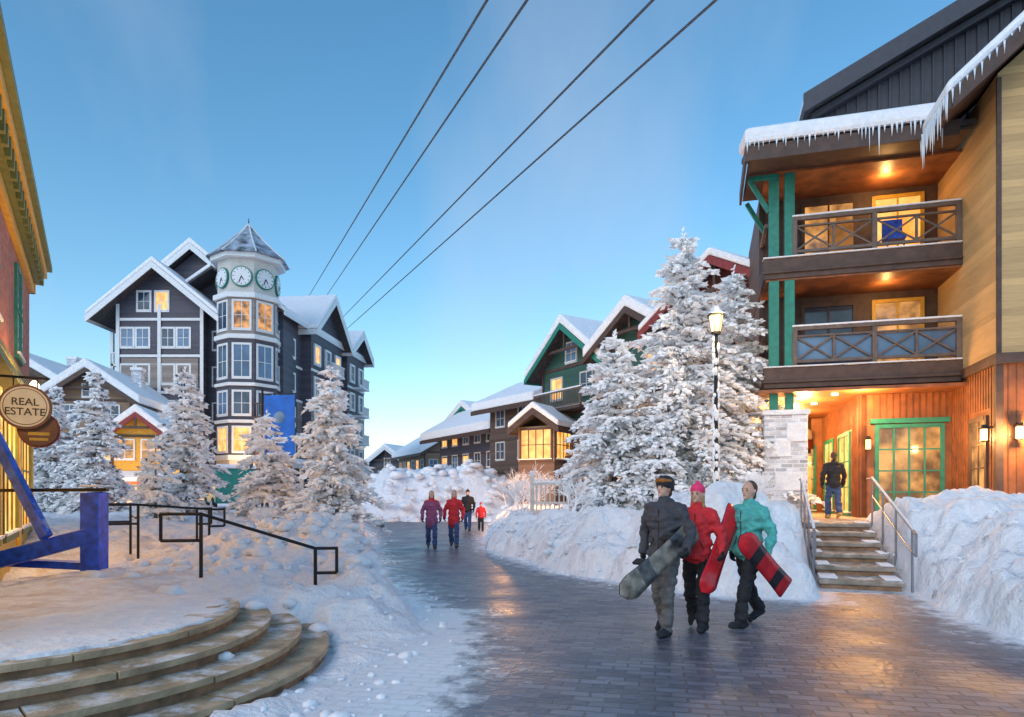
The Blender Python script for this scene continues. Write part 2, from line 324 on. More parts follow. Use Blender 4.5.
X,Y=np.meshgrid(xs,ys)
n1=nz2(X,Y,.9,1.3,5); n2=nz2(X,Y,3.2,5.1,3); n0=nz2(X,Y,.28,9.1,3)
D=dist_road(X,Y)+.30*n1+.14*n2
left=X<np.interp(Y,[-12,4.9,10,14,18,24,43,62,400],[0,0,-.3,-1.5,-2,-3,-5.5,-6,-6])
base_l=.44+.78*G(X,Y,-3.7,12.2,1.9,1.4)+.40*G(X,Y,-2.0,10.5,.9,1.1)-.30*G(X,Y,-2.9,9.2,.6,.6)+.45*ss((Y-13)/5)*ss((-X-3)/3)-.22*G(X,Y,-8.5,12,3.2,4)+.3*ss((Y-30)/20)
base_l=np.where(Y<8.2,np.where(X>-2.9,.05+ .39*ss((Y-7.2)/1.0),base_l),base_l)
hl=ss(D/np.where(Y<8,.5,.9))*(base_l+ (.15*n1+.12*n2)*np.where(Y<8,.35,1)*np.where((X<-3.2)&(Y<11),.35,1.)+.10*n0)
base_r=1.0+.78*G(X,Y,3.9,12.6,1.5,1.3)+.25*G(X,Y,1.6,15.5,1.2,2)+.6*G(X,Y,8.6,13.2,2.3,2.0)+.3*G(X,Y,8,9,2,2)
hr=(.35*ss(D/.35)+.65*ss(D/1.4))*(base_r+.17*n1+.12*n2+.12*n0)
H=np.where(left,hl,hr)
H=np.where(D<=0,-.05,H-.05*(D<.1))
along=(X-SB[0])*gx+(Y-SB[1])*gy; perp=(X-SB[0])*gy-(Y-SB[1])*gx
cor=ss((np.abs(perp)-.66)/.3)
lvl=np.where(along<4.4,-.05+np.clip(along,0,4.5)*.18-.12,.80)
H=np.where((along>-.3)&(along<9),lvl+(H-lvl)*cor,H)
ls=(X-AX)*EX+(Y-AY)*EY; lt=-(X-AX)*EY+(Y-AY)*EX
H=np.where((lt>-.3)&(ls>-1.6),np.minimum(H,.80),H); H=np.where((lt>-2.6)&(ls>3.6),np.minimum(H,.9),H)
H=np.where((lt>-1.2)&(lt<=-.3)&(ls>-.9)&(ls<3.9),np.minimum(H,.90),H)
rr=np.hypot(X+4.8,Y-6.1); an=np.degrees(np.arctan2(Y-6.1,X+4.8))
cut=(rr<3.08)&(rr>2.12)&(an<34)
H=np.where(cut,-.06,H)
ins=(rr<=2.14)&(an<40); H=np.where(ins,np.clip(.476+.03*n1+.02*n2+.02*ss((1.9-rr)/.5),.44,.54),H)
H=np.where((an<-150)&(rr<3.2)&(rr>2.12),-.06,H)
lump=np.array([noise.hetero_terrain(Vector((a*.55,b*.55,3)),.8,2.0,5,.6) for a,b in zip(X.ravel(),Y.ravel())]).reshape(X.shape)
pile=3.5*np.clip(1.25*np.exp(-((X+5.0)/5.6)**4-((Y-49)/5.5)**4),0,1)*(.82+.11*lump)-.1
pile2=2.6*np.exp(-((X+8.0)/2.6)**4-((Y-45.5)/3.0)**4)*(.8+.13*lump)-.1
H=np.maximum(H,np.maximum(pile,pile2))
V=np.stack([X.ravel(),Y.ravel(),H.ravel()],1); ny,nx=X.shape
idx=np.arange(ny*nx).reshape(ny,nx); F=np.stack([idx[:-1,:-1].ravel(),idx[:-1,1:].ravel(),idx[1:,1:].ravel(),idx[1:,:-1].ravel()],1)
def npmesh(name,V,F,mat,parent=None,smooth=True):
    me=bpy.data.meshes.new(name); k=F.shape[1]
    me.vertices.add(len(V)); me.vertices.foreach_set('co',V.astype(np.float32).ravel())
    me.loops.add(F.size); me.loops.foreach_set('vertex_index',F.astype(np.int32).ravel())
    me.polygons.add(len(F)); me.polygons.foreach_set('loop_start',np.arange(0,F.size,k,dtype=np.int32))
    if isinstance(mat,(list,tuple)):
        for m in mat: me.materials.append(m)
    else: me.materials.append(mat)
    me.update(calc_edges=True); me.validate()
    if smooth: me.polygons.foreach_set('use_smooth',np.ones(len(me.polygons),bool))
    o=bpy.data.objects.new(name,me); COL.objects.link(o)
    if parent:o.parent=parent
    return o
ter=npmesh('snow_terrain',V,F,M['snowt'])
a=ter.data.attributes.new('dirt','FLOAT','POINT')
dirt=np.clip(.44*((X<-3.0)&(Y<16))*ss((-X-3)/1.5)*(1-ss((Y-10.0)/2.0))+.12*((X>-3)&left&(Y<8.5))+.03*(D<.5),0,1)
dirt=np.where((X<-7)&(Y<16),.45,dirt)
a.data.foreach_set('value',dirt.ravel().astype(np.float32))
def hgt(x,y):
    i=int(np.clip(np.searchsorted(ys,y),1,ny-1)); j=int(np.clip(np.searchsorted(xs,x),1,nx-1)); return float(H[i,j])
gnd=mkobj('ground',[(-4000,-4000,-.09),(4000,-4000,-.09),(4000,4000,-.09),(-4000,4000,-.09)],[(0,1,2,3)],M['snow'])
rx=np.arange(-14.5,12.6,.2); ry=np.arange(-4,64,.2); RX,RY=np.meshgrid(rx,ry)
rd=dist_road(RX,RY)
rV=np.stack([RX.ravel(),RY.ravel(),np.zeros(RX.size)],1); q=np.arange(RX.size).reshape(RX.shape)
rF=np.stack([q[:-1,:-1].ravel(),q[:-1,1:].ravel(),q[1:,1:].ravel(),q[1:,:-1].ravel()],1)
road=npmesh('paved_road',rV,rF,M['paver'])
fa=road.data.attributes.new('frost','FLOAT','POINT')
edge=np.exp(-np.clip(-rd,0,9)/.45)*.45
lb=.5*np.exp(-((RX+.9)/.6)**2)*(RY<9.5)*(RY>2)
fa.data.foreach_set('value',np.clip(.08+edge+lb*.5,0,.6).ravel().astype(np.float32))

bm=bmesh.new(); bmesh.ops.create_icosphere(bm,subdivisions=2,radius=1); IV=np.array([v.co[:] for v in bm.verts]); IF=np.array([[v.index for v in f.verts] for f in bm.faces]); bm.free()
bm=bmesh.new(); bmesh.ops.create_icosphere(bm,subdivisions=1,radius=1); JV=np.array([v.co[:] for v in bm.verts]); JF=np.array([[v.index for v in f.verts] for f in bm.faces]); bm.free()
def chunk(c,s,lst):
    k=1+.35*np.random.rand(len(IV),1)-.15; A=IV*k*np.array([s*random.uniform(.7,1.4),s*random.uniform(.7,1.4),s*random.uniform(.5,.8)])
    t=random.uniform(0,6.28); ct,st=math.cos(t),math.sin(t); A=A@np.array([[ct,st,0],[-st,ct,0],[0,0,1]])+np.array(c); lst.append(A)
L=[]
for k in range(620):
    y=random.uniform(4.5,30); 
    if random.random()<.6: xe=np.interp(y,[4.9,7,10.3,14,18,24,43],[-1.25,-.95,-1.5,-2.9,-3.6,-5,-9.6]); x=xe+random.gauss(-.1,.3)
    else:
        if y<11.6: y=random.uniform(11.9,30)
        xe=np.interp(y,[12,14,18,24,43],[2.25,.98,-.2,-.9,-1.2]); x=xe+random.gauss(.15,.25)
    chunk((x,y,max(0,hgt(x,y))+.003),random.uniform(.012,.05)*(1 if random.random()<.85 else 1.8),L)
for k in range(300):
    x=random.gauss(-3.3,1.4); y=random.gauss(11.2,1.1)
    if hgt(x,y)>.3: chunk((x,y,hgt(x,y)),random.uniform(.03,.14),L)
for k in range(120):
    x=random.uniform(6.6,10); y=random.uniform(8,14); 
    if hgt(x,y)>.2: chunk((x,y,hgt(x,y)),random.uniform(.02,.09),L)
for k in range(220):
    x=random.gauss(-5,4.5); y=random.uniform(40,48)
    chunk((x,y,max(0,hgt(x,y))),random.uniform(.1,.35),L)
for (x,y,z,s) in [(-2.35,5.6,.24,.05),(-3.3,4.0,.24,.05),(-2.75,7.3,.36,.09),(-2.1,7.4,.1,.09),(-2.5,6.6,.3,.035)]: chunk((x,y,z+s*.3),s,L)
n=len(IV); VV=np.concatenate(L); FF=np.concatenate([IF+i*n for i in range(len(L))]); npmesh('snow_chunks',VV,FF,M['snow'])

hx=np.linspace(-900,900,260); hy=np.linspace(420,900,40); HX,HY=np.meshgrid(hx,hy)
hh=nz2(HX,HY,.004,2,5)*22+nz2(HX,HY,.05,4,3)*4
prof=26+85*np.exp(-((HX+620)/260)**2)+20*np.exp(-((HX-500)/300)**2)
HZ=(prof+hh)*ss((HY-420)/200)-3
q=np.arange(HX.size).reshape(HX.shape)
npmesh('background_hills',np.stack([HX.ravel(),HY.ravel(),HZ.ravel()],1),np.stack([q[:-1,:-1].ravel(),q[:-1,1:].ravel(),q[1:,1:].ravel(),q[1:,:-1].ravel()],1),M['hill'])

# ------------------------------------------------------------------ lodge (right)
B=Obj('timber_lodge',(AX,AY,0),EA)
TZ=.95; BS=3.95; BT=-2.2
B.p('terrace','steptop').box(-1.2,BS+.1,-1.6,7.5,.4,TZ)
wd=B.p('wood_wall','wood'); bt=B.p('wood_battens','woodb'); bm_=B.p('timber_beams','beam',bevel=.01)
def battens(f,x0,x1,z0,z1,skip=(),st=.16):
    x=x0+.04
    while x<x1-.03:
        zs=[(z0,z1)]
        for (a,b,c,d) in skip:
            if a-.06<x<b+.02: zs=[(z0,c),(d,z1)]
        for (q0,q1) in zs:
            if q1-q0>.05: bt.box(x,x+.025,-.02,.02,q0,q1,f)
        x+=st
F0=(1.71,.9,0)
wd.box(0,3.2,0,.2,.5,4.5,F0); battens(F0,0,2.3,TZ,4.5,[(.35,2.12,.8,3.6)])
B.win(F0,.5,TZ+.12,1.5,2.35,2,'green',mull=3,bar=3,tw=.1)
B.p('window_trim_green','green').box(.28,2.22,-.1,0,3.55,3.68,F0)
SD=(1.71,6.9,R(-90))
wd.box(0,6.0,0,.2,.5,4.5,SD); battens(SD,0,6,TZ,4.5,[(.6,2.4,.8,3.5),(3.2,5.0,.8,3.5)])
B.win(SD,.7,TZ+.1,1.6,2.3,1,'green',mull=1,bar=2); B.win(SD,3.3,TZ+.1,1.6,2.3,1,'green',mull=1,bar=2)
wd.box(-1.5,1.9,6.9,7.1,.5,4.5); B.win((-1.2,6.9,0),.4,TZ+.05,1.1,2.3,1,'green'); B.win((-1.2,6.9,0),1.8,TZ+.05,.8,2.3,2,'green')
sof=B.p('soffit','wood'); sof.box(-1.0,BS+.1,-.25,7.0,4.36,4.44)
for (x,y) in [(.1,1.2),(.75,2.2),(.1,3.2),(.75,4.2),(.1,5.2),(1.0,.3)]:
    B.p('downlights','bulb').cyl((x,y,4.30),(x,y,4.35),.09)
for zb in (4.5,7.5):
    bm_.box(-.85,BS,-.05,.25,zb,zb+.56); bm_.box(-.85,-.6,.25,7,zb,zb+.56)
    bm_.box(-.89,BS,-.11,-.052,zb+.14,zb+.2)
    B.p('balcony_floor','dwood').box(-.6,BS,.25,2.0,zb+.3,zb+.5)
    B.p('ledge_snow','snowroof',bevel=.03).box(-.87,BS-.01,-.1,.2,zb+.562,zb+.60)
    zf=zb+.6
    BW=(-.65,1.9,0)
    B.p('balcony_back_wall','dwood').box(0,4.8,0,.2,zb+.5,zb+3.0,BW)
    B.win(BW,3.0,zf+.02,1.15,2.0,1 if zb>6 else 2,'ochre',mull=1,bar=0)
    B.win(BW,1.1,zf+.02,1.3,2.0,2 if zb>6 else 0,'dwood',mull=1,bar=0)
    B.p('balcony_ceiling','wood').box(-.8,BS,.0,2.0,zb+2.9 if zb>6 else zb+3.0-.05,zb+2.96 if zb>6 else zb+3.0-.003)
    rl=B.p('balcony_railing','rail',bevel=.008)
    rl.box(-.1,BS,-.02,.1,zf+.96,zf+1.06); rl.box(-.1,BS,.0,.08,zf+.78,zf+.83); rl.box(-.1,BS,.0,.08,zf+.08,zf+.16)
    for xp in (-.05,1.92,BS-.07): rl.box(xp-.06,xp+.06,-.03,.11,zf-.04,zf+.96)
    for (a,b) in ((0,1.86),(1.98,BS-.1)):
        m=(a+b)/2
        rl.box(m-.03,m+.03,0.005,.075,zf+.16,zf+.78)
        for (p,q) in ((a,m),(m,b)):
            rl.beam((p,.04,zf+.16),(q,.04,zf+.78),.04,.05); rl.beam((p,.045,zf+.78),(q,.045,zf+.16),.04,.05)
    B.p('railing_snow','snowroof',bevel=.015).box(-.12,BS,-.03,.11,zf+1.062,zf+1.11)
    if zb<6: B.p('railing_glass','glassb').box(0,BS-.1,.09,.1,zf+.16,zf+.78)
    else:
        B.p('orange_panels','orange').box(.9,1.5,.5,.55,zf+.0,zf+1.0); B.p('orange_panels','orange').box(1.15,1.35,.9,.95,zf+1.0,zf+1.3)
        B.p('blue_chair','blue').box(2.3,2.8,.5,.95,zf+.4,zf+.5); B.p('blue_chair','blue').box(2.3,2.8,.9,.95,zf+.5,zf+1.05)
        for q in (2.33,2.73): B.p('blue_chair','blue').box(q,q+.04,.52,.56,zf,zf+.4)
    rl.box(-.8,-.7,.3,2.0,zf+.96,zf+1.06)
gp=B.p('green_posts','green',bevel=.01)
for xp in (-.58,-.18): gp.box(xp-.13,xp+.13,-.0,.22,5.1,7.49); gp.box(xp-.13,xp+.13,0,.22,8.12,10.4)
for xp in (-.58,-.18): gp.box(xp-.11,xp+.11,.02,.24,3.85,4.49)
gp.beam((-.70,.1,9.4),(-1.2,.1,10.3),.12,.12); gp.beam((-.70,1.6,9.4),(-1.2,1.6,10.3),.12,.12); gp.box(-1.25,-.5,-.02,.1,10.28,10.4)
B.p('side_wall','bsiding').box(-.82,-.55,2.0,7.0,5.06,10.6)
sp=B.p('stone_pillar','stonew',bevel=.03); sp.box(-.88,.22,-.45,.6,.3,3.72)
B.p('pillar_snow','snowroof',bevel=.05).box(-.93,.27,-.5,.65,3.722,3.86)
for (a,b,z0,z1) in ((-.88,-.3,.9,1.5),(-.6,.1,1.7,2.2),(-.85,-.2,2.6,3.1),(-.3,.2,3.0,3.5)): B.p('pillar_snow','snowroof',bevel=.05).box(a,b,-.485,-.44,z0,z1)
rf=B.p('roof','roofd'); fa_=B.p('fascia','beam')
def shed(part,x0,x1,y0,z0,y1,z1,th):
    part.add([(x0,y0,z0),(x1,y0,z0),(x1,y1,z1),(x0,y1,z1),(x0,y0,z0+th),(x1,y0,z0+th),(x1,y1,z1+th),(x0,y1,z1+th)],[(0,3,2,1),(4,5,6,7),(0,1,5,4),(1,2,6,5),(2,3,7,6),(3,0,4,7)])
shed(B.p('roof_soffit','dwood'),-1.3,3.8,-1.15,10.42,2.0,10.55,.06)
shed(rf,-1.35,3.85,-1.2,10.5,1.6,11.5,.14)
fa_.box(-1.37,3.5,-1.24,-1.2,10.28,10.66)
fa_.box(-1.41,-1.35,-1.24,1.6,10.28,10.66)
shed(B.p('eave_snow','snowroof',bevel=.12),-1.43,3.4,-1.35,10.67,1.6,11.75,.42)
dg=B.p('dark_gable','dmetal')
dg.prism([(.7,10.9),(9.8,10.9),(9.8,14.0),(6.6,15.15),(.7,12.2)],.5,.7)
x=.8
while x<6.6:
    zt=12.2+(x-.7)*.5; dg.box(x,x+.05,.44,.5,10.95,zt-.1); x+=.26
rf.prism([(.2,12.0),(6.6,15.2),(6.6,15.55),(.2,12.35)],-.1,7)
rf.prism([(6.6,15.2),(13,12),(13,12.35),(6.6,15.55)],-.1,7)
fa2=B.p('dark_fascia','dmetal'); fa2.prism([(.15,11.9),(6.6,15.1),(6.6,15.6),(.15,12.4)],-.18,-.104)
fa2.prism([(.4,11.85),(6.6,14.92),(6.6,15.1),(.4,12.03)],.2,.44)
B.p('ridge_snow','snowroof',bevel=.05).prism([(.2,12.38),(6.6,15.58),(6.6,15.72),(.2,12.52)],0,6.9)
yb=B.p('yellow_bay','yellow'); yb.prism([(BS,4.75),(9.8,4.75),(9.8,10.8),(6.9,13.7),(BS,11.1)],BT,2)
cb=B.p('corner_boards','beam'); cb.box(BS-.02,BS+.07,BT-.02,BT+.05,4.75,11.0)
cb.box(BS-.06,9.9,BT-.06,BT+.03,4.55,4.78); cb.box(BS-.06,BS+.03,BT+.03,2,4.55,4.78)
wd.box(BS+.03,9.8,BT+.09,2,.5,4.56)
FB=(BS+.03,1.0,R(-90))
battens(FB,0,3.1,TZ,4.55,[(1.5,2.7,.8,3.6)])
B.win(FB,1.6,TZ+.15,.9,2.25,2,'dwood',mull=1,bar=3)
FF_=(BS+.03,BT+.09,0)
battens(FF_,0,5.6,TZ,4.55)
cb.box(BS-.02,BS+.13,BT+.04,BT+.19,.9,4.55)
tn=.9
def rz(x): return 11.2+(x-BS)*tn
EB=2.8; RY0=-2.9; RY1=-1.0
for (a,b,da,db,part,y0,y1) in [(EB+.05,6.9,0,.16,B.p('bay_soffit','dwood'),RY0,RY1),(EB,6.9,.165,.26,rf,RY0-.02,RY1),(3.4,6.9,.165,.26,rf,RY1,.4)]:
    part.prism([(a,rz(a)+da),(b,rz(b)+da),(b,rz(b)+db),(a,rz(a)+db)],y0,y1)
rf.prism([(6.9,rz(6.9)),(11,rz(6.9)-4.1*tn),(11,rz(6.9)-4.1*tn+.26),(6.9,rz(6.9)+.26)],RY0,.4)
fa_.prism([(EB-.02,rz(EB-.02)-.12),(6.9,rz(6.9)-.12),(6.9,rz(6.9)+.27),(EB-.02,rz(EB-.02)+.27)],RY0-.1,RY0-.022)
fa_.box(EB-.06,EB+.02,RY0-.1,RY1,rz(EB)-.1,rz(EB)+.27)
B.p('bay_snow','snowroof',bevel=.1).prism([(EB-.1,rz(EB-.1)+.29),(6.9,rz(6.9)+.28),(6.9,rz(6.9)+.58),(EB-.1,rz(EB-.1)+.58)],RY0-.14,RY1)
ic=B.p('icicles','ice',smooth=True)
x=-1.35
while x<3.3:
    l=random.uniform(.05,.3)*(1 if x<1.5 else 2.5)*random.choice([.5,1,1]); ic.cyl((x,-1.3,10.72),(x+random.uniform(-.01,.01),-1.3,10.68-l),random.uniform(.015,.035),.002,6); x+=random.uniform(.05,.2)
y=RY0-.1
while y<RY1-.05:
    l=random.uniform(.15,.9); zz=rz(EB-.1)+.3; ic.cyl((EB-.1,y,zz),(EB-.1,y,zz-l),random.uniform(.02,.04),.002,6); y+=random.uniform(.06,.16)
for i in range(12):
    x=EB+i*.14; l=random.uniform(.05,.35); ic.cyl((x,RY0-.12,rz(x)+.3),(x,RY0-.12,rz(x)+.3-l),.025,.002,6)
def wall_lantern(Bd,f,x,z):
    l=Bd.p('wall_lamp','black'); g=Bd.p('wall_lamp_glass','bulb2')
    l.box(x-.03,x+.03,-.18,0,z+.12,z+.16,f); l.box(x-.09,x+.09,-.29,-.11,z+.10,z+.13,f); l.box(x-.08,x+.08,-.28,-.12,z-.19,z-.165,f)
    l.box(x-.05,x+.05,-.25,-.15,z+.13,z+.2,f)
    g.box(x-.055,x+.055,-.255,-.145,z-.165,z+.1,f)
wall_lantern(B,FF_,.35,3.0); wall_lantern(B,FB,2.9,3.0); wall_lantern(B,F0,.2,3.0)
lodge=B.done()
def lp(x,y,z): 
    c,s=math.cos(EA),math.sin(EA); return (AX+x*c-y*s,AY+x*s+y*c,z)
for (p,e) in [((.4,1.6,3.9),380),((.4,4.4,3.9),420),((1.6,-.1,4.0),330),((BS+.4,BT-.3,2.95),230),((BS-.3,BT+1.0,2.95),90),((2.4,.9,7.2),28),((2.4,.9,10.2),50)]:
    point('lamp_light',lp(*p),e,(1,.52,.17))

S=Obj('stone_stairs',(SB[0],SB[1],0),math.atan2(gy,gx)-math.pi/2)
for i in range(6):
    S.p('treads','steptop',bevel=.02).box(-.64,.64,i*.75,i*.75+.82,(i)*.16+.08,(i+1)*.16)
    S.p('risers','riser').box(-.6,.6,i*.75+.04,i*.75+.8,-.05,(i)*.16+.078)
    S.p('step_snow','snowroof',bevel=.015).box(-.62,-.40+random.uniform(-.1,.1),i*.75+.1,i*.75+.74,(i+1)*.16+.002,(i+1)*.16+.035)
    S.p('step_snow','snowroof',bevel=.015).box(.42+random.uniform(-.1,.1),.62,i*.75+.1,i*.75+.74,(i+1)*.16+.002,(i+1)*.16+.03)
S.p('landing','steptop').box(-1.2,1.2,4.55,8,.4,.958)
S.done()
for sx in (-.72,.74):
    Rr=Obj('stair_handrail',(SB[0],SB[1],0),math.atan2(gy,gx)-math.pi/2)
    k=Rr.p('rail','steel'); sn=Rr.p('rail_snow','snowroof',bevel=.01)
    k.cyl((sx,-.1,1.0),(sx,4.5,1.95),.022); k.cyl((sx,-.1,.62),(sx,4.5,1.57),.016)
    k.cyl((sx,4.5,1.95),(sx,5.3,1.95),.022); k.cyl((sx,-.1,1.0),(sx,-.3,.95),.022); k.cyl((sx,-.3,.95),(sx,-.3,.6),.022)
    sn.beam((sx,-.1,1.03),(sx,4.5,1.98),.04,.03)
    for y in (0,1.5,3.0,4.5): k.cyl((sx,y,0),(sx,y,1.02+y*.207),.02)
    Rr.done()

# ------------------------------------------------------------------ generic chalet
def chalet(name,x0,y0,ang,w,dp,zb,ns,sh,walls,trim,fascia,tan,lit=.3,balc=True,over=.8,shop=True,seed=1,sn=.32):
    rnd=random.Random(seed)
    C=Obj(name,(x0,y0,0),ang); ze=zb+ns*sh
    for i in range(ns):
        C.p('wall_%d'%i,walls[i%len(walls)]).box(0,w,0,dp,zb+i*sh if i else -1,zb+(i+1)*sh)
        C.p('band','beam').box(-.05,w+.05,-.05,dp+.05,zb+(i+1)*sh-.16,zb+(i+1)*sh+.0)
    C.p('gable',walls[-1]).prism([(0,ze),(w,ze),(w/2,ze+w/2*tan)],.01,dp-.01)
    C.gable_roof(None,w,-over,dp+over,ze,tan,over,fascia=fascia,sn=sn)
    C.p('corner','beam').box(-.06,.1,-.06,.1,zb,ze); C.p('corner','beam').box(w-.1,w+.06,-.06,.1,zb,ze)
    fs=[((0,0,0),w),((0,dp,R(-90)),dp),((w,0,R(90)),dp)]
    for f,W in fs:
        nw=max(2,int(W/2.0)); 
        for i in range(ns):
            for k in range(nw):
                cx=W*(k+.5)/nw; z=zb+i*sh
                if i==0 and shop:
                    C.win(f,cx-.7,z+.5,1.4,sh-1.1,1 if rnd.random()<.75 else 2,trim,mull=1,bar=1,tw=.09)
                else:
                    r=rnd.random(); C.win(f,cx-.5,z+.85,1.0,1.2,1 if r<lit*.5 else 2 if r<lit else rnd.choice([0,3]),trim,mull=1,bar=1,tw=.09)
    C.win((0,0,0),w/2-.45,ze+.15,.9,min(1.2,w/2*tan-1.0),rnd.choice([0,3,2]),trim) if w/2*tan>1.6 else None
    C.p('truss','beam').beam((w*.22,-.5,ze+w*.22*tan-.1),(w*.78,-.5,ze+w*.22*tan-.1),.12,.16)
    C.p('truss','beam').beam((w/2,-.5,ze+w*.22*tan),(w/2,-.5,ze+w/2*tan-.1),.12,.12)
    if balc:
        for i in range(1,ns):
            a,b=w*.1,w*.9
            z=zb+i*sh
            C.p('balcony','beam').box(a,b,-1.1,-.06,z-.02,z+.14)
            rl=C.p('balcony_rail','rail'); rl.box(a,b,-1.1,-1.04,z+1.0,z+1.08); rl.box(a,b,-1.1,-1.05,z+.2,z+.25)
            x=a
            while x<b: rl.box(x,x+.04,-1.09,-1.06,z+.25,z+1.0); x+=.16
            for xx in (a,b-.1): rl.box(xx,xx+.1,-1.1,-1.0,z,z+1.05)
            C.p('balcony_snow','snowroof').box(a,b,-1.12,-1.02,z+1.082,z+1.15); C.p('balcony_snow','snowroof').box(a,b,-1.0,-.5,z+.142,z+.24)
    if shop:
        aw=C.p('awning_snow','snowroof',bevel=.05)
        C.p('awning',fascia).add([(-.2,-1.3,zb+sh-.75),(w+.2,-1.3,zb+sh-.75),(w+.2,-.05,zb+sh-.25),(-.2,-.05,zb+sh-.25),(-.2,-1.3,zb+sh-.6),(w+.2,-1.3,zb+sh-.6),(w+.2,-.05,zb+sh-.1),(-.2,-.05,zb+sh-.1)],[(0,3,2,1),(4,5,6,7),(0,1,5,4),(1,2,6,5),(2,3,7,6),(3,0,4,7)])
        aw.add([(-.25,-1.35,zb+sh-.59),(w+.25,-1.35,zb+sh-.59),(w+.25,-.07,zb+sh-.08),(-.25,-.07,zb+sh-.08),(-.25,-1.35,zb+sh-.35),(w+.25,-1.35,zb+sh-.35),(w+.25,-.07,zb+sh+.12),(-.25,-.07,zb+sh+.12)],[(0,3,2,1),(4,5,6,7),(0,1,5,4),(1,2,6,5),(2,3,7,6),(3,0,4,7)])
        x=0
        while x<w: C.p('awning_bulbs','bulb',smooth=True).ball((x,-1.32,zb+sh-.85),.05,n=6,m=4); x+=.5
    if ns>1:
        ch=C.p('chimney','stonew'); ch.box(w*.7,w*.7+.7,dp*.5,dp*.5+.7,ze,ze+w/2*tan+.9); C.p('chimney_snow','snowroof').box(w*.7-.06,w*.7+.76,dp*.5-.06,dp*.5+.76,ze+w/2*tan+.902,ze+w/2*tan+1.1)
    return C.done()
A58=R(-58)
chalet('red_chalet',6.7,29.8,A58,6.4,9,.9,3,2.7,['bsiding','bsiding','rsiding'],'white','redtrim',.55,lit=.4,seed=3)
chalet('green_chalet',4.9,36.0,A58,5.0,9,.9,3,2.75,['tsiding','bsiding','gsiding'],'cream','beam',.6,lit=.5,seed=5,sn=.55)
chalet('green_chalet',1.9,41.2,A58,5.6,10,.9,3,2.7,['bsiding','gsiding','gsiding'],'cream','green',.74,lit=.5,seed=8,sn=.5)
chalet('brown_chalet',1.55,45.5,R(35),6.5,5.5,.9,3,2.35,['tsiding','bsiding','bsiding'],'cream','beam',.45,lit=.5,seed=11,sn=.6,over=1.0)
chalet('grey_chalet',-1.2,54,R(30),9,11,.9,3,2.1,['bsiding','slate','slate'],'cream','beam',.55,lit=.5,seed=14,over=1.4,sn=.7)
chalet('green_chalet',-6.2,69,R(-50),7,10,.9,3,2.3,['tsiding','gsiding','gsiding'],'cream','green',.6,lit=.5,seed=15,over=1.2,sn=.6)
chalet('brown_chalet',-11,86,R(25),9,12,.9,2,3.1,['bsiding','tsiding'],'cream','beam',.6,lit=.5,seed=17,sn=.7)
chalet('white_chalet',-22.5,104,R(-20),8,9,.5,2,2.6,['cream','slate'],'white','white',.7,lit=.3,seed=19,sn=.6)
chalet('lit_storefront',3.7,26.6,R(-40),6.2,2.6,.9,1,2.6,['tsiding'],'beam','redtrim',.3,lit=1,seed=33,balc=False,over=.5,sn=.4)
chalet('yellow_shop',-25.2,43,R(12),3.0,6,.6,2,2.4,['ochre','ochre'],'white','redtrim',.8,lit=.9,seed=21,balc=False,sn=.5,over=.5)
chalet('stone_house',-31.2,46,R(8),5.2,8,.6,3,2.5,['tsiding','slate','tsiding'],'white','beam',.7,lit=.3,seed=23,balc=False,sn=.6)
chalet('stone_house',-38,48,R(5),6,8,.6,3,2.9,['bsiding','tsiding'],'white','beam',.6,lit=.3,seed=24,balc=False,sn=.6)
for p,e in [((4.6,23.6,2.3),650),((1.3,28,2.6),520),((-.3,35,2.6),480),((-4.0,53,2.8),350),((-23.5,40.5,2.4),300),((6.8,21.6,2.3),420)]:
    point('shop_light',p,e,(1,.46,.13),.3)

K=Obj('lit_kiosk',(.35,37.5,0),R(-30))
K.p('base','bsiding').box(0,2.2,0,2.2,.5,3.4); 
for f in ((0,0,0),(0,2.2,R(-90)),(2.2,0,R(90))):
    K.win(f,.2,3.5,1.8,1.6,1,'beam',mull=3,bar=1)
K.p('body','tsiding').box(0.001,2.199,0.001,2.199,3.4,5.3)
K.gable_roof(None,2.2,-.4,2.6,5.3,.7,.4,fascia='beam',sn=.35)
K.done()

# ------------------------------------------------------------------ clock tower hotel
HX0,HY0=-32.3,57
Ht=Obj('clock_tower_hotel',(HX0,HY0,0),0); zb=1.0; sh=3.05
sl_=Ht.p('siding','slate')
sl_.box(-.6,6.4,0,3,-1,17.6); Ht.p('gable_front','slate').prism([(-.6,17.6),(6.4,17.6),(2.9,20.45)],.02,3)
Ht.gable_roof((-.6,0,0),7.0,-1.3,3.2,17.6,.82,1.9,th=.2,sn=.4,fascia='white',ftk=.7)
sl_.box(-1.4,10.2,3.0,17,-1,18.2); Ht.p('gable_rear','slate').prism([(-1.4,18.2),(10.2,18.2),(4.4,22.9)],3.02,16.9)
Ht.gable_roof((-1.4,3,0),11.6,-.9,14.5,18.4,.83,2.2,th=.2,sn=.45,fascia='white',ftk=.7)
sl_.box(6.4,12.8,1.2,6,-1,17.8)
rnd=random.Random(4)
for i in range(6):
    z=zb+i*sh
    for x in (.2,1.5,3.6,4.9) if i<5 else (1.6,3.1):
        Ht.win((-.6,0,0),x+.1,z+.75,.95,1.5,1 if i==0 else rnd.choice([0,3,3,0,2,1]),'white',tw=.16)
    if 0<i<6: Ht.p('bands','white').box(-.66,6.46,-.08,-.0,z-.12,z+.1)
    if i<5:
        Ht.win((6.4,1.2,0),.45,z+.75,.7,1.5,rnd.choice([0,3]),'white',tw=.12); Ht.win((-1.4,3,0),.1,z+.75,.6,1.5,0,'white',tw=.1)
for x in (-.7,2.75,6.3): Ht.p('bands','white').box(x,x+.28,-.13,-.085,zb,17.5)
Ht.p('gable_panels','beige').box(-.3,6.1,-.05,-.01,10.5,13.0)
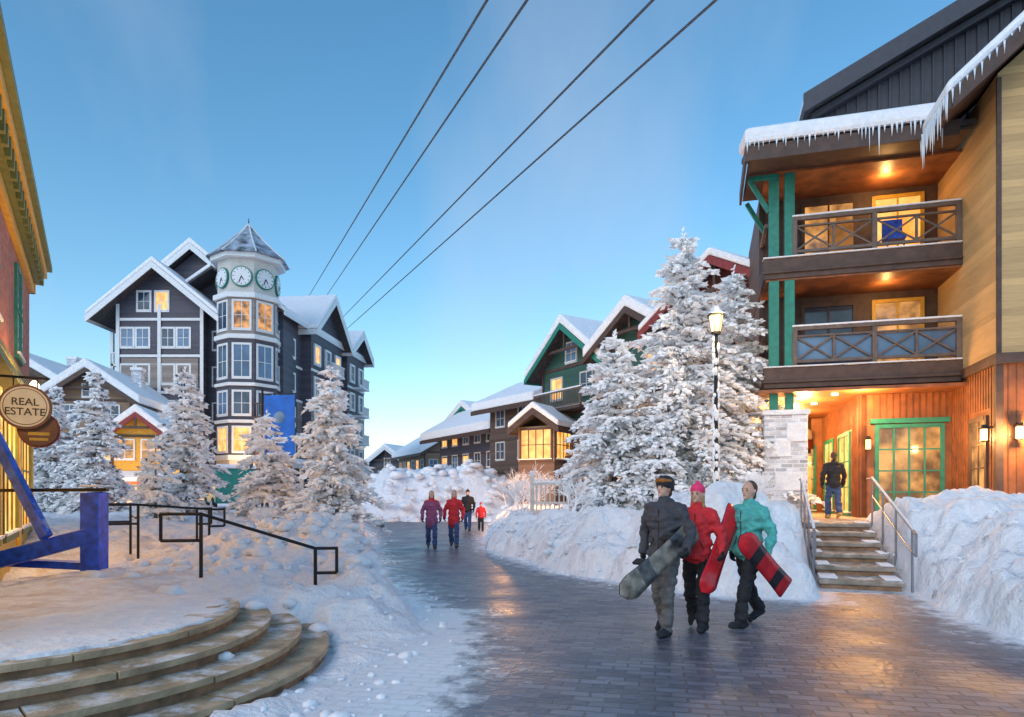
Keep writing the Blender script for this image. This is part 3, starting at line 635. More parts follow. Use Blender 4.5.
for i in range(1,6):
    z=zb+i*sh-.1; Ht.p('side_balcony','white').box(-3.2,-1.45,3.4,6,z-.1,z+.1); 
    for k in range(9): Ht.p('side_balcony','white').box(-3.2+k*.21,-3.15+k*.21,3.4,3.45,z+.1,z+1.0)
    Ht.p('side_balcony','white').box(-3.2,-1.45,3.38,3.46,z+1.0,z+1.1)
Ht.p('side_balcony','white').box(-3.25,-3.0,3.4,3.65,0,17.2)
tx,ty=10.2,.3; T0=R(8)
def octa(r,rot=T0): return [(tx+r*math.cos(rot+R(22.5)+k*math.pi/4),ty+r*math.sin(rot+R(22.5)+k*math.pi/4)) for k in range(8)]
RT=2.5
Ht.p('tower','slate').slab(octa(RT),-1,14.4); Ht.p('tower_top','beige').slab(octa(RT),14.4,17.6); Ht.p('tower_drum','cream').slab(octa(RT*.97),17.6,20.9)
for z,t,rr_ in ((4.4,.4,2.7),(7.4,.25,2.66),(10.4,.25,2.66),(14.2,.35,2.7),(17.5,.4,2.78),(20.7,.35,3.0)): Ht.p('tower_bands','white').slab(octa(rr_),z,z+t)
Ht.p('tower_base','cream').slab(octa(RT+.03),-1,4.4)
oc=[octa(3.35),octa(2.4),octa(1.0),octa(.05)]; zz=[21.05,21.85,23.2,24.3]
vs=[(p[0],p[1],z) for o_,z in zip(oc,zz) for p in o_]; fs=[(i*8+k,i*8+(k+1)%8,(i+1)*8+(k+1)%8,(i+1)*8+k) for i in range(3) for k in range(8)]+[tuple(range(7,-1,-1))]
Ht.p('tower_roof','troof').add(vs,fs)
for k in range(8):
    for i in range(3): Ht.p('tower_roof_ribs','white').beam((oc[i][k][0],oc[i][k][1],zz[i]),(oc[i+1][k][0],oc[i+1][k][1],zz[i+1]),.1,.1)
Ht.p('finial','black').cyl((tx,ty,24.2),(tx,ty,24.8),.06,.02)
for k in range(8):
    an_=T0+R(-90)+ (k-2)*math.pi/4
    ap=RT*math.cos(R(22.5)); wd_=2*RT*math.sin(R(22.5))
    nxv,nyv=math.cos(an_),math.sin(an_); fa_ng=an_+math.pi/2; ux,uy=math.cos(fa_ng),math.sin(fa_ng)
    f=(tx+nxv*ap-ux*wd_/2,ty+nyv*ap-uy*wd_/2,fa_ng)
    if nyv>.5: continue
    for (z,h) in ((5.1,1.9),(8.1,1.8),(11.1,2.6),(15.0,2.2)):
        Ht.win(f,.35,z,wd_-.7,h,1 if z<6 else rnd.choice([3,3,0,3,2]),'white',mull=1,bar=1,tw=.16)
    Ht.win(f,.35,1.2,wd_-.7,2.6,1,'white',mull=1,bar=1,tw=.14)
    cx=wd_/2; c0=Ht.p('clock_rim','green'); c1=Ht.p('clock_face','white'); c2=Ht.p('clock_hands','black')
    c0.cyl((cx,.12,19.2),(cx,-.10,19.2),.84,n=28,fr=f) 
    c1.cyl((cx,-.101,19.2),(cx,-.14,19.2),.74,n=28,fr=f)
    for q in range(12):
        t=q*math.pi/6; c2.beam((cx+.58*math.sin(t),-.15,19.2+.58*math.cos(t)),(cx+.68*math.sin(t),-.15,19.2+.68*math.cos(t)),.02,.05,f)
    for t,l in ((R(200),.55),(R(150),.38)): c2.beam((cx,-.165,19.2),(cx+l*math.sin(t),-.165,19.2+l*math.cos(t)),.02,.06,f)
WA=R(84); FW=(12.3,.6,WA); LW=21
Ht.p('wing','slate').box(0,LW,0,11,-1,17.4,FW); Ht.p('wing_low','beige').box(-.02,LW+.02,-.04,0,3.9,10.0,FW)
def wing_roof():
    hw=5.5; tan=.62; ze=17.4; r=Ht.p('roof','roofd'); s_=Ht.p('roof_snow','snowroof'); f_=Ht.p('fascia_white','white')
    for part,o0,o1,ov in ((r,0,.2,.9),(s_,.21,.6,.95)):
        for sgn in (0,1):
            y0=-ov if sgn==0 else 11+ov; z0=ze-ov*tan
            P=[(-.3,y0,z0+o0),(LW+.8,y0,z0+o0),(LW+.8,5.5,ze+hw*tan+o0),(-.3,5.5,ze+hw*tan+o0),(-.3,y0,z0+o1),(LW+.8,y0,z0+o1),(LW+.8,5.5,ze+hw*tan+o1),(-.3,5.5,ze+hw*tan+o1)]
            part.add([part.tf(FW,*p) for p in P],[(0,3,2,1),(4,5,6,7),(0,1,5,4),(1,2,6,5),(2,3,7,6),(3,0,4,7)])
    f_.box(-.3,LW+.8,-.98,-.92,ze-.9*tan-.15,ze-.9*tan+.2,FW)
    Ht.p('gable_end','slate').add([Part.tf(r,FW,*p) for p in [(LW,0,17.4),(LW,11,17.4),(LW,5.5,20.8)]],[(0,1,2)])
wing_roof()
c,s=math.cos(WA),math.sin(WA)
for (u0,ww,zt,tan) in ((5.5,8.0,17.2,.85),(15.2,5.5,17.2,.7)):
    fx=FW[0]+u0*c+.9*s; fy=FW[1]+u0*s-.9*c; f=(fx,fy,WA)
    Ht.p('wing_bay','slate').box(0,ww,0,1.0,-1,zt,f); Ht.p('wing_bay_gable','slate').prism([(0,zt),(ww,zt),(ww/2,zt+ww/2*tan)],.01,4,f)
    Ht.p('wing_bay_low','beige').box(-.03,ww+.03,-.04,-.001,3.9,10,f)
    Ht.gable_roof(f,ww,-.9,5,zt,tan,.8,th=.2,sn=.4,fascia='white',ftk=.8)
    for i in range(5):
        z=zb+i*sh; nn=3 if ww>6 else 2
        for k in range(nn): Ht.win(f,ww*(k+.5)/nn-.55,z+.7,1.1,1.6,1 if i==0 else rnd.choice([0,3,0,1]),'white',tw=.2,proud=.14)
        Ht.p('bands','white').box(-.05,ww+.05,-.08,0,z-.12,z+.1,f)
        if i>0 :
            a_,b_=ww*.3,ww*.7; Ht.p('wing_balcony','white').box(a_,b_,-1.2,-.09,z-.08,z+.1,f); Ht.p('wing_balcony','white').box(a_,b_,-1.2,-1.1,z+.95,z+1.05,f)
            x=a_
            while x<b_: Ht.p('wing_balcony','white').box(x,x+.06,-1.18,-1.12,z+.1,z+.95,f); x+=.25
for i in range(5):
    z=zb+i*sh
    for u in (1.0,3.2,14,20.4): Ht.win(FW,u-.4,z+.7,.9,1.5,1 if i<2 else rnd.choice([0,3,1]),'white',tw=.18,proud=.14)
    if i>0: Ht.p('bands','white').box(-.05,LW,-.07,-.005,z-.12,z+.1,FW)
for f,a,b in (((-.6,0,0),-1,7.0),(FW,0,LW)):
    p_=Ht.p('arcade','cream'); p_.box(a,b,-1.5,-.14,3.9,4.3,f); Ht.p('arcade_snow','snowroof',bevel=.1).box(a-.1,b+.1,-1.6,-.14,4.31,4.7,f)
    x=a
    while x<b: p_.box(x,x+.3,-1.5,-1.2,0,3.9,f); x+=2.2
Ht.p('red_awning','redtrim').box(8,12,-3.2,-2.5,2.6,3.5)
Ht.p('tower_balcony','beam').box(11.5,14.6,-2.2,-.4,7.6,7.9); 
for x in np.arange(11.5,14.7,.3): Ht.p('tower_balcony','beam').box(x,x+.07,-2.2,-2.13,7.9,8.9)
Ht.p('tower_balcony','beam').box(11.5,14.67,-2.22,-2.12,8.9,9.0); Ht.p('tower_balcony','beam').box(11.6,11.9,-2.0,-1.7,0,7.6); Ht.p('tower_balcony','beam').box(14.2,14.5,-2.0,-1.7,0,7.6)
Ht.done()
point('arcade_light',(-20.5,52.0,3.2),900,(1,.58,.26),.3); point('arcade_light',(-29,54,2.8),700,(1,.58,.26),.3)

# ------------------------------------------------------------------ left brick building
LX,LY=-11.5,16.3; la=math.atan2(-.855,.52)
Lb=Obj('brick_shop',(LX,LY,0),la)
f=(14*1.0,0,math.pi)
W=14
Lb.p('ground_wall','ochre').box(0,W,0,6,-.5,3.9,f); Lb.p('brick_wall','brick').box(0,W,.02,6,3.9,6.6,f)
ol=Lb.p('olive_trim','olive',bevel=.006); oc_=Lb.p('ochre_trim','ochre',bevel=.006)
oc_.box(-.1,W+.03,-.06,.04,3.65,3.9,f); ol.box(-.1,W+.06,-.09,.0,3.9,4.0,f)
oc_.box(-.2,W+.08,-.08,.3,6.4,6.62,f); ol.box(-.3,W+.15,-.2,.3,6.65,6.85,f); oc_.box(-.4,W+.25,-.32,.3,6.85,7.05,f); ol.box(-.4,W+.35,-.42,.3,7.05,7.18,f)
oc_.box(W-.05,W+.08,-.1,6,6.4,6.65,f); oc_.box(W,W+.25,0,6,6.85,7.05,f)
x=.2
while x<W: ol.box(x,x+.12,-.28,-.2,6.55,6.84,f); x+=.42
for x in (W-.3,W-3.3,W-6.6): oc_.box(x,x+.35,-.06,0.0,-.2,3.65,f)
for x in (W-3.4,W-7.4): Lb.win((14,.02,math.pi),x,4.35,1.0,1.7,3,'green',tw=.08,proud=.01)
for x in (W-2.9,W-5.9,W-8.8): Lb.win(f,x,.9,2.2,2.4,1,'olive',mull=2,bar=1,tw=.12)
ol.box(0,W-2,-.35,-.0,3.3,3.4,f)
Lb.p('cornice_snow','snowroof',bevel=.04).box(-.4,W+.3,-.36,5,7.182,7.36,f)
bl=Lb.p('string_bulbs','bulb',smooth=True); x=W-8
while x<W-3.8: bl.ball((x,-.55,3.15+.12*math.sin(x*3)),.05,n=8,m=5,fr=f); x+=.22
Lb.done()
sg=Obj('hanging_sign',(-6.52,9.15,2.76),R(30)); sg.e.scale=(.88,.88,.88)
sg.p('board_rim','signb').cyl((0,.05,0),(0,-.05,0),.34,n=40); sg.p('board_face','signw').cyl((0,-.051,0),(0,-.062,0),.305,n=40); sg.p('board_line','signb').cyl((0,-.0622,0),(0,-.064,0),.28,n=40); sg.p('board_inner','signw').cyl((0,-.0642,0),(0,-.067,0),.268,n=40)
sg.p('bracket','black').cyl((-.9,0,.45),(.3,0,.45),.02); sg.p('bracket','black').cyl((-.15,0,.45),(-.15,0,.28),.01); sg.p('bracket','black').cyl((.15,0,.45),(.15,0,.28),.01)
sg.p('lower_board','signb').cyl((.16,.12,-.33),(.16,.08,-.33),.25,n=30); sg.p('lower_rim','redtrim').cyl((.16,.14,-.33),(.16,.121,-.33),.28,n=30)
sg.p('lower_letters','ochre').box(.02,.30,.072,.079,-.42,-.37); sg.p('lower_letters','ochre').box(.04,.28,.072,.079,-.5,-.46)
se=sg.done()
for t,z in (('REAL',.02),('ESTATE',-.13)):
    c_=bpy.data.curves.new('lettering','FONT'); c_.body=t; c_.size=.155; c_.align_x='CENTER'; c_.extrude=.003; c_.offset=.002
    o=bpy.data.objects.new('lettering_'+t.lower(),c_); COL.objects.link(o); o.parent=se; o.location=(0,-.072,z); o.rotation_euler=(R(90),0,0)
    c_.materials.append(M['black'])
for p,e in [((-6.7,8.7,3.5),170),((-8.3,12.2,3.2),240),((-5.6,6.6,3.2),190)]: point('shop_lamp_light',p,e,(1,.53,.17),.1)

# ------------------------------------------------------------------ curved steps (separate stone blocks with joints)
St=Obj('curved_stone_steps',(-4.8,6.1,0),0)
def ringseg(part,r0,r1,a0,a1,z0,z1):
    n=max(3,int((a1-a0)/4)); po=[(r1*math.cos(R(a0+(a1-a0)*k/n)),r1*math.sin(R(a0+(a1-a0)*k/n))) for k in range(n+1)]
    pi_=[(r0*math.cos(R(a1-(a1-a0)*k/n)),r0*math.sin(R(a1-(a1-a0)*k/n))) for k in range(n+1)]
    part.slab(po+pi_,z0,z1)
rs=random.Random(3)
for r,zt in ((3.06,.12),(2.8,.24),(2.5,.36),(2.2,.47)):
    a=-200.0
    while a<36:
        stp=rs.uniform(17,25); b=min(36,a+stp); dz=rs.uniform(-.004,.004); g=.18
        ringseg(St.p('treads','stonestep',bevel=.01),r-.52,r+rs.uniform(-.008,.008),a+g,b-g,zt-.05+dz,zt+dz); a=b
    ringseg(St.p('risers','riser'),.3,r-.035,-200,36,-.1,zt-.056)
St.done()

def handrail(name,p0,p1,h=.9):
    o=Obj(name); k=o.p('rail','black',smooth=False); p0=Vector(p0); p1=Vector(p1); d=(p1-p0); dn=Vector((d.x,d.y,0)).normalized()
    a=p0+Vector((0,0,h)); b=p1+Vector((0,0,h)); a2=a-dn*.5; b2=b+dn*.28
    k.cyl(a2,a,.022); k.cyl(a,b,.022); k.cyl(b,b2,.022); k.cyl(p0-Vector((0,0,.1)),a,.024); k.cyl(p1-Vector((0,0,.2)),b,.024)
    k.cyl(a2,a2-Vector((0,0,.35)),.022); k.cyl(a2-Vector((0,0,.35)),a-Vector((0,0,.35)),.022); k.cyl(b2,b2-Vector((0,0,.33)),.022); k.cyl(b2-Vector((0,0,.33)),b-Vector((0,0,.33)),.022)
    for q in (a2,a,b,b2): k.ball(q,.023,n=8,m=6)
    return o.done()
handrail('handrail',(-4.1,9.0,.43),(-2.65,9.2,-.04)); 
handrail('handrail',(-6.9,12.6,.5),(-5.9,13.3,.4)); handrail('handrail',(-7.6,13.6,.5),(-6.6,14.3,.4))

Bt=Obj('blue_timber_frame',(-6.3,10.3,.2),0); b_=Bt.p('beams','blue',bevel=.02)
b_.box(-.14,.14,-.14,.14,0,1.42); b_.beam((.0,-.05,.78),(-2.4,-.2,.12),.2,.24); b_.beam((-.55,-.25,.75),(-1.75,-.1,2.9),.12,.16); b_.beam((-2.9,.3,.4),(-.1,.1,.3),.2,.12)
Bt.p('top_rail','black').beam((-2.6,0,1.44),(.2,0,1.46),.08,.05); Bt.p('snow_cap','snowroof',bevel=.03).box(-.15,.15,-.15,.15,1.5,1.53)
Bt.done()

Bn=Obj('blue_banner',(-11.7,32,0),R(-8)); Bn.p('pole','black').cyl((0,0,0),(0,0,6.6),.06,.05); Bn.p('pole','black').cyl((0,0,6.3),(1.65,0,6.3),.03); Bn.p('pole','black').cyl((0,0,3.35),(1.65,0,3.35),.03)
Bn.p('cloth','banner').box(.1,1.6,-.015,.015,3.4,6.25); Bn.p('emblem','glassb').cyl((.85,-.03,5.2),(.85,-.018,5.2),.28,n=24); Bn.p('emblem2','white').box(.45,1.25,-.03,-.018,4.2,4.28); Bn.p('emblem2','white').box(.55,1.15,-.03,-.018,4.0,4.06)
Bn.done()
def street_lamp(x,y,h,lit=True,frost=True,e=60):
    z=hgt(x,y)-.1; o=Obj('street_lamp',(x,y,z),0); b='black'
    o.p('pole',b).cyl((0,0,0),(0,0,h-.75),.07,.045,12); o.p('pole',b).cyl((0,0,0),(0,0,.5),.13,.1,12)
    zt=h-.75; o.p('pole',b).cyl((0,0,zt),(0,0,zt+.06),.12,.12,8)
    g=o.p('lantern_glass','bulb2' if lit else 'glassb'); g.cyl((0,0,zt+.061),(0,0,zt+.45),.11,.17,6)
    fcr=o.p('lantern_frame',b)
    for k in range(6):
        t=k*math.pi/3; fcr.cyl((.115*math.cos(t),.115*math.sin(t),zt+.06),(.18*math.cos(t),.18*math.sin(t),zt+.46),.012,n=5)
    fcr.cyl((0,0,zt+.451),(0,0,zt+.62),.23,.05,8); fcr.cyl((0,0,zt+.62),(0,0,zt+.75),.02,.01,6)
    if frost:
        o.p('lantern_snow','snowroof').cyl((0,0,zt+.50),(0,0,zt+.70),.21,.06,10)
        for q in range(110):
            zq=random.uniform(.3,zt-.05); t=random.uniform(0,6.28); rr_=.055
            o.p('rime','frost',smooth=True).ball((rr_*math.cos(t),rr_*math.sin(t),zq),.045,.045,random.uniform(.05,.14),n=6,m=4)
    o.done()
    if lit: point('lantern_light',(x,y-.3,z+zt+.3),e,(1,.65,.3),.12)
street_lamp(5.05,16.9,5.3,True,True,110)
street_lamp(-12.6,26,5.6,False,False)
Fn=Obj('picket_fence',(0,0,0),0); fp=Fn.p('pickets','cream'); fsn=Fn.p('fence_snow','snowroof',bevel=.015)
a=Vector((.6,20.2,0)); b=Vector((6.5,17.2,0)); nP=46
for k in range(nP+1):
    p=a.lerp(b,k/nP)
    post=(k%8==0); r=.055 if post else .022
    fp.box(p.x-r,p.x+r,p.y-r,p.y+r,.5,2.15 if post else 2.0); fsn.box(p.x-r-.015,p.x+r+.015,p.y-r-.015,p.y+r+.015,2.0 if not post else 2.15,2.05 if not post else 2.3)
fp.beam((a.x,a.y,1.35),(b.x,b.y,1.35),.05,.07); fp.beam((a.x,a.y,1.9),(b.x,b.y,1.9),.05,.07); fsn.beam((a.x,a.y,1.965),(b.x,b.y,1.965),.07,.06)
Fn.done()

for A_,B_ in [((-.51,14,11.73),(-22.4,75,23.3)),((.31,14,11.73),(-20.5,75,23.3)),((2.89,14,11.73),(-18.7,75,21.0)),((4.18,14,11.73),(-18.3,75,19.7))]:
    A_=Vector(A_);B_=Vector(B_); d=(B_-A_)/61; o=Obj('overhead_cable',(0,0,0))
    o.p('wire','cable').cyl(A_-d*30,A_+d*120,.03,n=8); o.done()

Vn=Obj('teal_van',(-14.6,34.5,.75),R(-60))
pr=[(0,.45),(0,1.0),(.9,1.15),(1.5,1.95),(4.6,2.0),(4.7,.45)]
Vn.p('body','teal',bevel=.08).prism(pr,-.9,.9); Vn.p('windows','glass').prism([(1.0,1.18),(1.52,1.85),(4.4,1.88),(4.4,1.2)],-.915,.915); Vn.p('windscreen','glass').beam((.93,0,1.2),(1.5,0,1.92),1.5,.04)
for x in (.95,3.8):
    for y in (-.85,.85): Vn.p('tyres','rubber').cyl((x,y-.1,.36),(x,y+.1,.36),.36,n=20); Vn.p('hubs','steel').cyl((x,y-.11,.36),(x,y+.11,.36),.2,n=14)
Vn.p('headlamps','bulb2').box(-.03,0,-.75,-.5,.75,.95); Vn.p('headlamps','bulb2').box(-.03,0,.5,.75,.75,.95); Vn.p('bumper','steel').box(-.1,.05,-.9,.9,.42,.6)
Vn.p('roof_snow','snowroof',bevel=.08).box(1.6,4.6,-.85,.85,2.0,2.2)
Vn.done()

# ------------------------------------------------------------------ trees
def tree(name,x,y,H_,Rr,seed,dens=1.0,dark=.06,z=None):
    rg=np.random.RandomState(seed); z0=(hgt(x,y) if z is None else z)-.1
    e=empty(name,(x,y,z0)); tr=Part('trunk',M['bark'],e,smooth=True); tr.cyl((0,0,0),(0,0,H_*.96),.022*H_,.006,9); tr.finish()
    blades=[];bm_i=[];cl=[]
    nwh=int(H_/.22); 
    limb=Part('limbs',M['bark'],e)
    for i in range(nwh):
        zf=.05+.95*(i+rg.rand()*.6)/nwh; nb=int((6+5*(1-zf))*dens)
        for k in range(nb):
            az=rg.rand()*6.283; ln=Rr*((1-zf)**.75*.98+.05)*rg.uniform(.6,1.15)
            up=rg.uniform(.0,.4)+.5*zf; dr=rg.uniform(.35,.8)
            o=np.array([math.cos(az),math.sin(az),0]); sd=np.array([-o[1],o[0],0])
            ns=max(2,int(ln/.095)); tt=(np.arange(ns)+.6)/ns
            P=[o*ln*t+np.array([0,0,zf*H_+ln*(up*t-dr*t*t)]) for t in tt]
            if ln>.35:
                pm=P[len(P)//2]; limb.cyl((0,0,zf*H_),tuple(pm),.018,.012,5); limb.cyl(tuple(pm),tuple(P[-1]),.012,.004,5)
            for t,p in zip(tt,P):
                nbld=4 if t>.25 else 2
                sw=(1-t*.75)*ln*.42
                for q in range(nbld):
                    sgn=rg.choice([-1,1]); off=rg.rand()
                    c=p+sd*sgn*sw*off*rg.rand()+np.array([0,0,-.12*off*sw+rg.normal(0,.015)])
                    d=o*rg.uniform(.5,1.)+sd*sgn*rg.uniform(.1,.9)+np.array([0,0,rg.uniform(-.9,.35)]); d/=np.linalg.norm(d)
                    L=rg.uniform(.10,.25); wv=rg.normal(0,1,3); wv-=d*wv.dot(d); wv/=np.linalg.norm(wv)+1e-9; wv*=L*rg.uniform(.18,.33)
                    blades+= [c,c+d*L*.45+wv,c+d*L,c+d*L*.45-wv]; bm_i.append(1 if rg.rand()<dark*(1.5-t) else 0)
                if rg.rand()<.95:
                    s=rg.uniform(.045,.12)*(1.15-.5*t)
                    cl.append((p+sd*rg.normal(0,.5)*sw*.5+np.array([0,0,.015]),s,az))
    for q in range(30):
        c=np.array([0,0,H_*(.93+.09*rg.rand())]); d=rg.normal(0,1,3)*np.array([1,1,.8])+np.array([0,0,1]); d/=np.linalg.norm(d); wv=np.cross(d,[.3,.5,.1]); wv/=np.linalg.norm(wv); L=.12; wv*=.025
        blades+=[c,c+d*L*.45+wv,c+d*L,c+d*L*.45-wv]; bm_i.append(0)
    BV=np.array(blades); BF=np.arange(len(BV)).reshape(-1,4)
    o=npmesh('frosted_foliage',BV,BF,[M['frost'],M['needle']],e,False); o.data.polygons.foreach_set('material_index',np.array(bm_i,dtype=np.int32))
    limb.finish()
    CV=[];CF=[]
    for i,(c,s,az) in enumerate(cl):
        A=JV*(1+.3*rg.rand(len(JV),1)-.1)*np.array([s*1.8,s*1.1,s*.62]); ca,sa=math.cos(az),math.sin(az); A=A@np.array([[ca,sa,0],[-sa,ca,0],[0,0,1]])+c
        CV.append(A); CF.append(JF+i*len(JV))
    npmesh('snow_clumps',np.concatenate(CV),np.concatenate(CF),M['frost'],e,True)
tree('snowy_spruce',4.75,18.9,7.9,2.5,1,1.25,.03)
tree('snowy_spruce',6.5,20.0,7.4,2.3,2,1.15,.03)
tree('snowy_spruce',2.8,18.6,5.0,1.9,3,1.15,.03)
tree('snowy_spruce',3.75,17.4,2.7,1.1,13,1,.03)
tree('snowy_spruce',-4.75,17.8,4.3,1.5,4,1.15,.03)
tree('snowy_spruce',-6.9,19.2,2.9,1.2,5,1.0,.04)
tree('snowy_spruce',-10.3,21.5,4.7,1.5,6,1.0,.14)
tree('snowy_spruce',-15.3,25,5.3,1.5,7,1.0,.28)
tree('snowy_spruce',-17.4,26,5.0,1.4,8,1.0,.28)
tree('snowy_spruce',-9.5,18.2,2.3,.8,9,1.0,.1)
def bush(name,x,y,h,seed):
    rg=random.Random(seed); e=empty(name,(x,y,hgt(x,y)-.05)); p=Part('rimed_twigs',M['frost'],e)
    def br(a,d,l,r,dep):
        b=a+d*l; p.cyl(tuple(a),tuple(b),r,r*.7,5)
        if dep==0: return
        for k in range(3 if dep>1 else 4):
            nd=(d+Vector((rg.gauss(0,.45),rg.gauss(0,.45),rg.gauss(0,.3)))).normalized(); br(a+d*l*rg.uniform(.5,1),nd,l*rg.uniform(.55,.8),r*.65,dep-1)
    for k in range(6):
        br(Vector((rg.gauss(0,.1),rg.gauss(0,.1),0)),Vector((rg.gauss(0,.35),rg.gauss(0,.35),1)).normalized(),h*.36,.022,4)
    p.finish()
bush('frosted_bush',.75,22.5,2.0,1); bush('frosted_bush',.3,20.5,1.4,2); bush('frosted_bush',1.6,17.2,1.2,3); bush('frosted_bush',.2,26,2.2,4); bush('frosted_bush',5.6,15.6,1.3,5); bush('frosted_bush',-6.0,16.5,1.0,6)

# ------------------------------------------------------------------ people
def cap_geo(bm,p0,p1,r0,r1):
    p0=Vector(p0);p1=Vector(p1)
    for k in range(2): 
        c=(p0,p1)[k]; r=(r0,r1)[k]; bmesh.ops.create_uvsphere(bm,u_segments=12,v_segments=8,radius=r,matrix=Matrix.Translation(c))
    d=p1-p0
    if d.length>1e-4:
        q=d.to_track_quat('Z','Y').to_matrix().to_4x4(); bmesh.ops.create_cone(bm,cap_ends=True,segments=12,radius1=r0,radius2=r1,depth=d.length,matrix=Matrix.Translation((p0+p1)/2)@q)
def blob(name,prims,mats,voxel,parent,fold=0,smooth_it=4):
    bm=bmesh.new()
    for p in prims:
        if p[0]=='c': cap_geo(bm,*p[1:5])
        else: bmesh.ops.create_uvsphere(bm,u_segments=16,v_segments=12,radius=1,matrix=Matrix.Translation(p[1])@Matrix.Diagonal((*p[2],1)))
    me=bpy.data.meshes.new(name); bm.to_mesh(me); bm.free(); o=bpy.data.objects.new(name,me); COL.objects.link(o)
    m=o.modifiers.new('r','REMESH'); m.mode='VOXEL'; m.voxel_size=voxel; m.use_smooth_shade=True
    s=o.modifiers.new('s','SMOOTH'); s.iterations=smooth_it; s.factor=.5
    dg=bpy.context.evaluated_depsgraph_get(); nm=bpy.data.meshes.new_from_object(o.evaluated_get(dg)); o.modifiers.clear(); o.data=nm
    nv=len(nm.vertices); co_=np.zeros(nv*3,np.float32); nm.vertices.foreach_get('co',co_); co_=co_.reshape(-1,3)
    if fold:
        nn=np.zeros(nv*3,np.float32); nm.vertices.foreach_get('normal',nn); nn=nn.reshape(-1,3)
        dd=np.array([noise.fractal(Vector((a*6,b*6,c*12)),.8,2,3) for a,b,c in co_]); msk=(co_[:,2]<1.45)
        co_=co_+nn*(dd*fold*msk)[:,None]; nm.vertices.foreach_set('co',co_.ravel().astype(np.float32))
    nf=len(nm.polygons); ce=np.zeros(nf*3,np.float32); nm.polygons.foreach_get('center',ce); ce=ce.reshape(-1,3)
    best=np.full(nf,1e9); mi=np.zeros(nf,np.int32)
    for p in prims:
        if p[0]=='c':
            a=np.array(p[1]);b=np.array(p[2]); e=b-a; L=max((e**2).sum(),1e-9); t=np.clip(((ce-a)@e)/L,0,1); d=np.linalg.norm(ce-a-t[:,None]*e,axis=1)-(p[3]+(p[4]-p[3])*t)
        else:
            r=np.array(p[2]); d=(np.linalg.norm((ce-np.array(p[1]))/r,axis=1)-1)*r.min()
        u=d<best; best[u]=d[u]; mi[u]=p[-1]
    nm.materials.clear()
    for q in mats: nm.materials.append(q)
    nm.polygons.foreach_set('material_index',mi); nm.update(); o.parent=parent
    return o
def hand(name,pos,d,n,mat,parent,curl=.6,side=1,sc=1.0):
    d=Vector(d).normalized(); n=Vector(n); n=(n-d*n.dot(d)).normalized(); s=d.cross(n)*side; pos=Vector(pos)
    pr=[('c',tuple(pos),tuple(pos+d*.05*sc),.028*sc,.032*sc,0),('c',tuple(pos+s*.02+d*.05),tuple(pos-s*.02+d*.055),.026*sc,.026*sc,0)]
    for k,(o,l) in enumerate(((-.031,.065),(-.011,.078),(.011,.074),(.031,.058))):
        a=pos+d*.065*sc+s*o*sc; dd=d; 
        for j in range(3):
            ang=curl*(j+.6); dd=(d*math.cos(ang)+n*math.sin(ang)); b=a+dd*l*sc*(.45,.33,.25)[j]; pr.append(('c',tuple(a),tuple(b),.0115*sc,.0105*sc,0)); a=b
    a=pos+s*.03*sc+d*.01; b=a+(s*.7+d*.6+n*.3).normalized()*.04*sc; c=b+(d*.8+n*.6).normalized()*.03*sc
    pr+= [('c',tuple(a),tuple(b),.016*sc,.013*sc,0),('c',tuple(b),tuple(c),.013*sc,.011*sc,0)]
    return blob(name,pr,[mat],.006,parent,0,2)
def cl(name,col,rough=.8): return simple(name,col,rough,var=.22,scale=14,bump=.3,bscale=60)
SK=simple('skin_mat',(.60,.36,.27),.55,var=.08,bump=0); EYE=simple('eye_mat',(.03,.02,.02),.2,bump=0); LIP=simple('lip_mat',(.40,.13,.11),.5,bump=0)
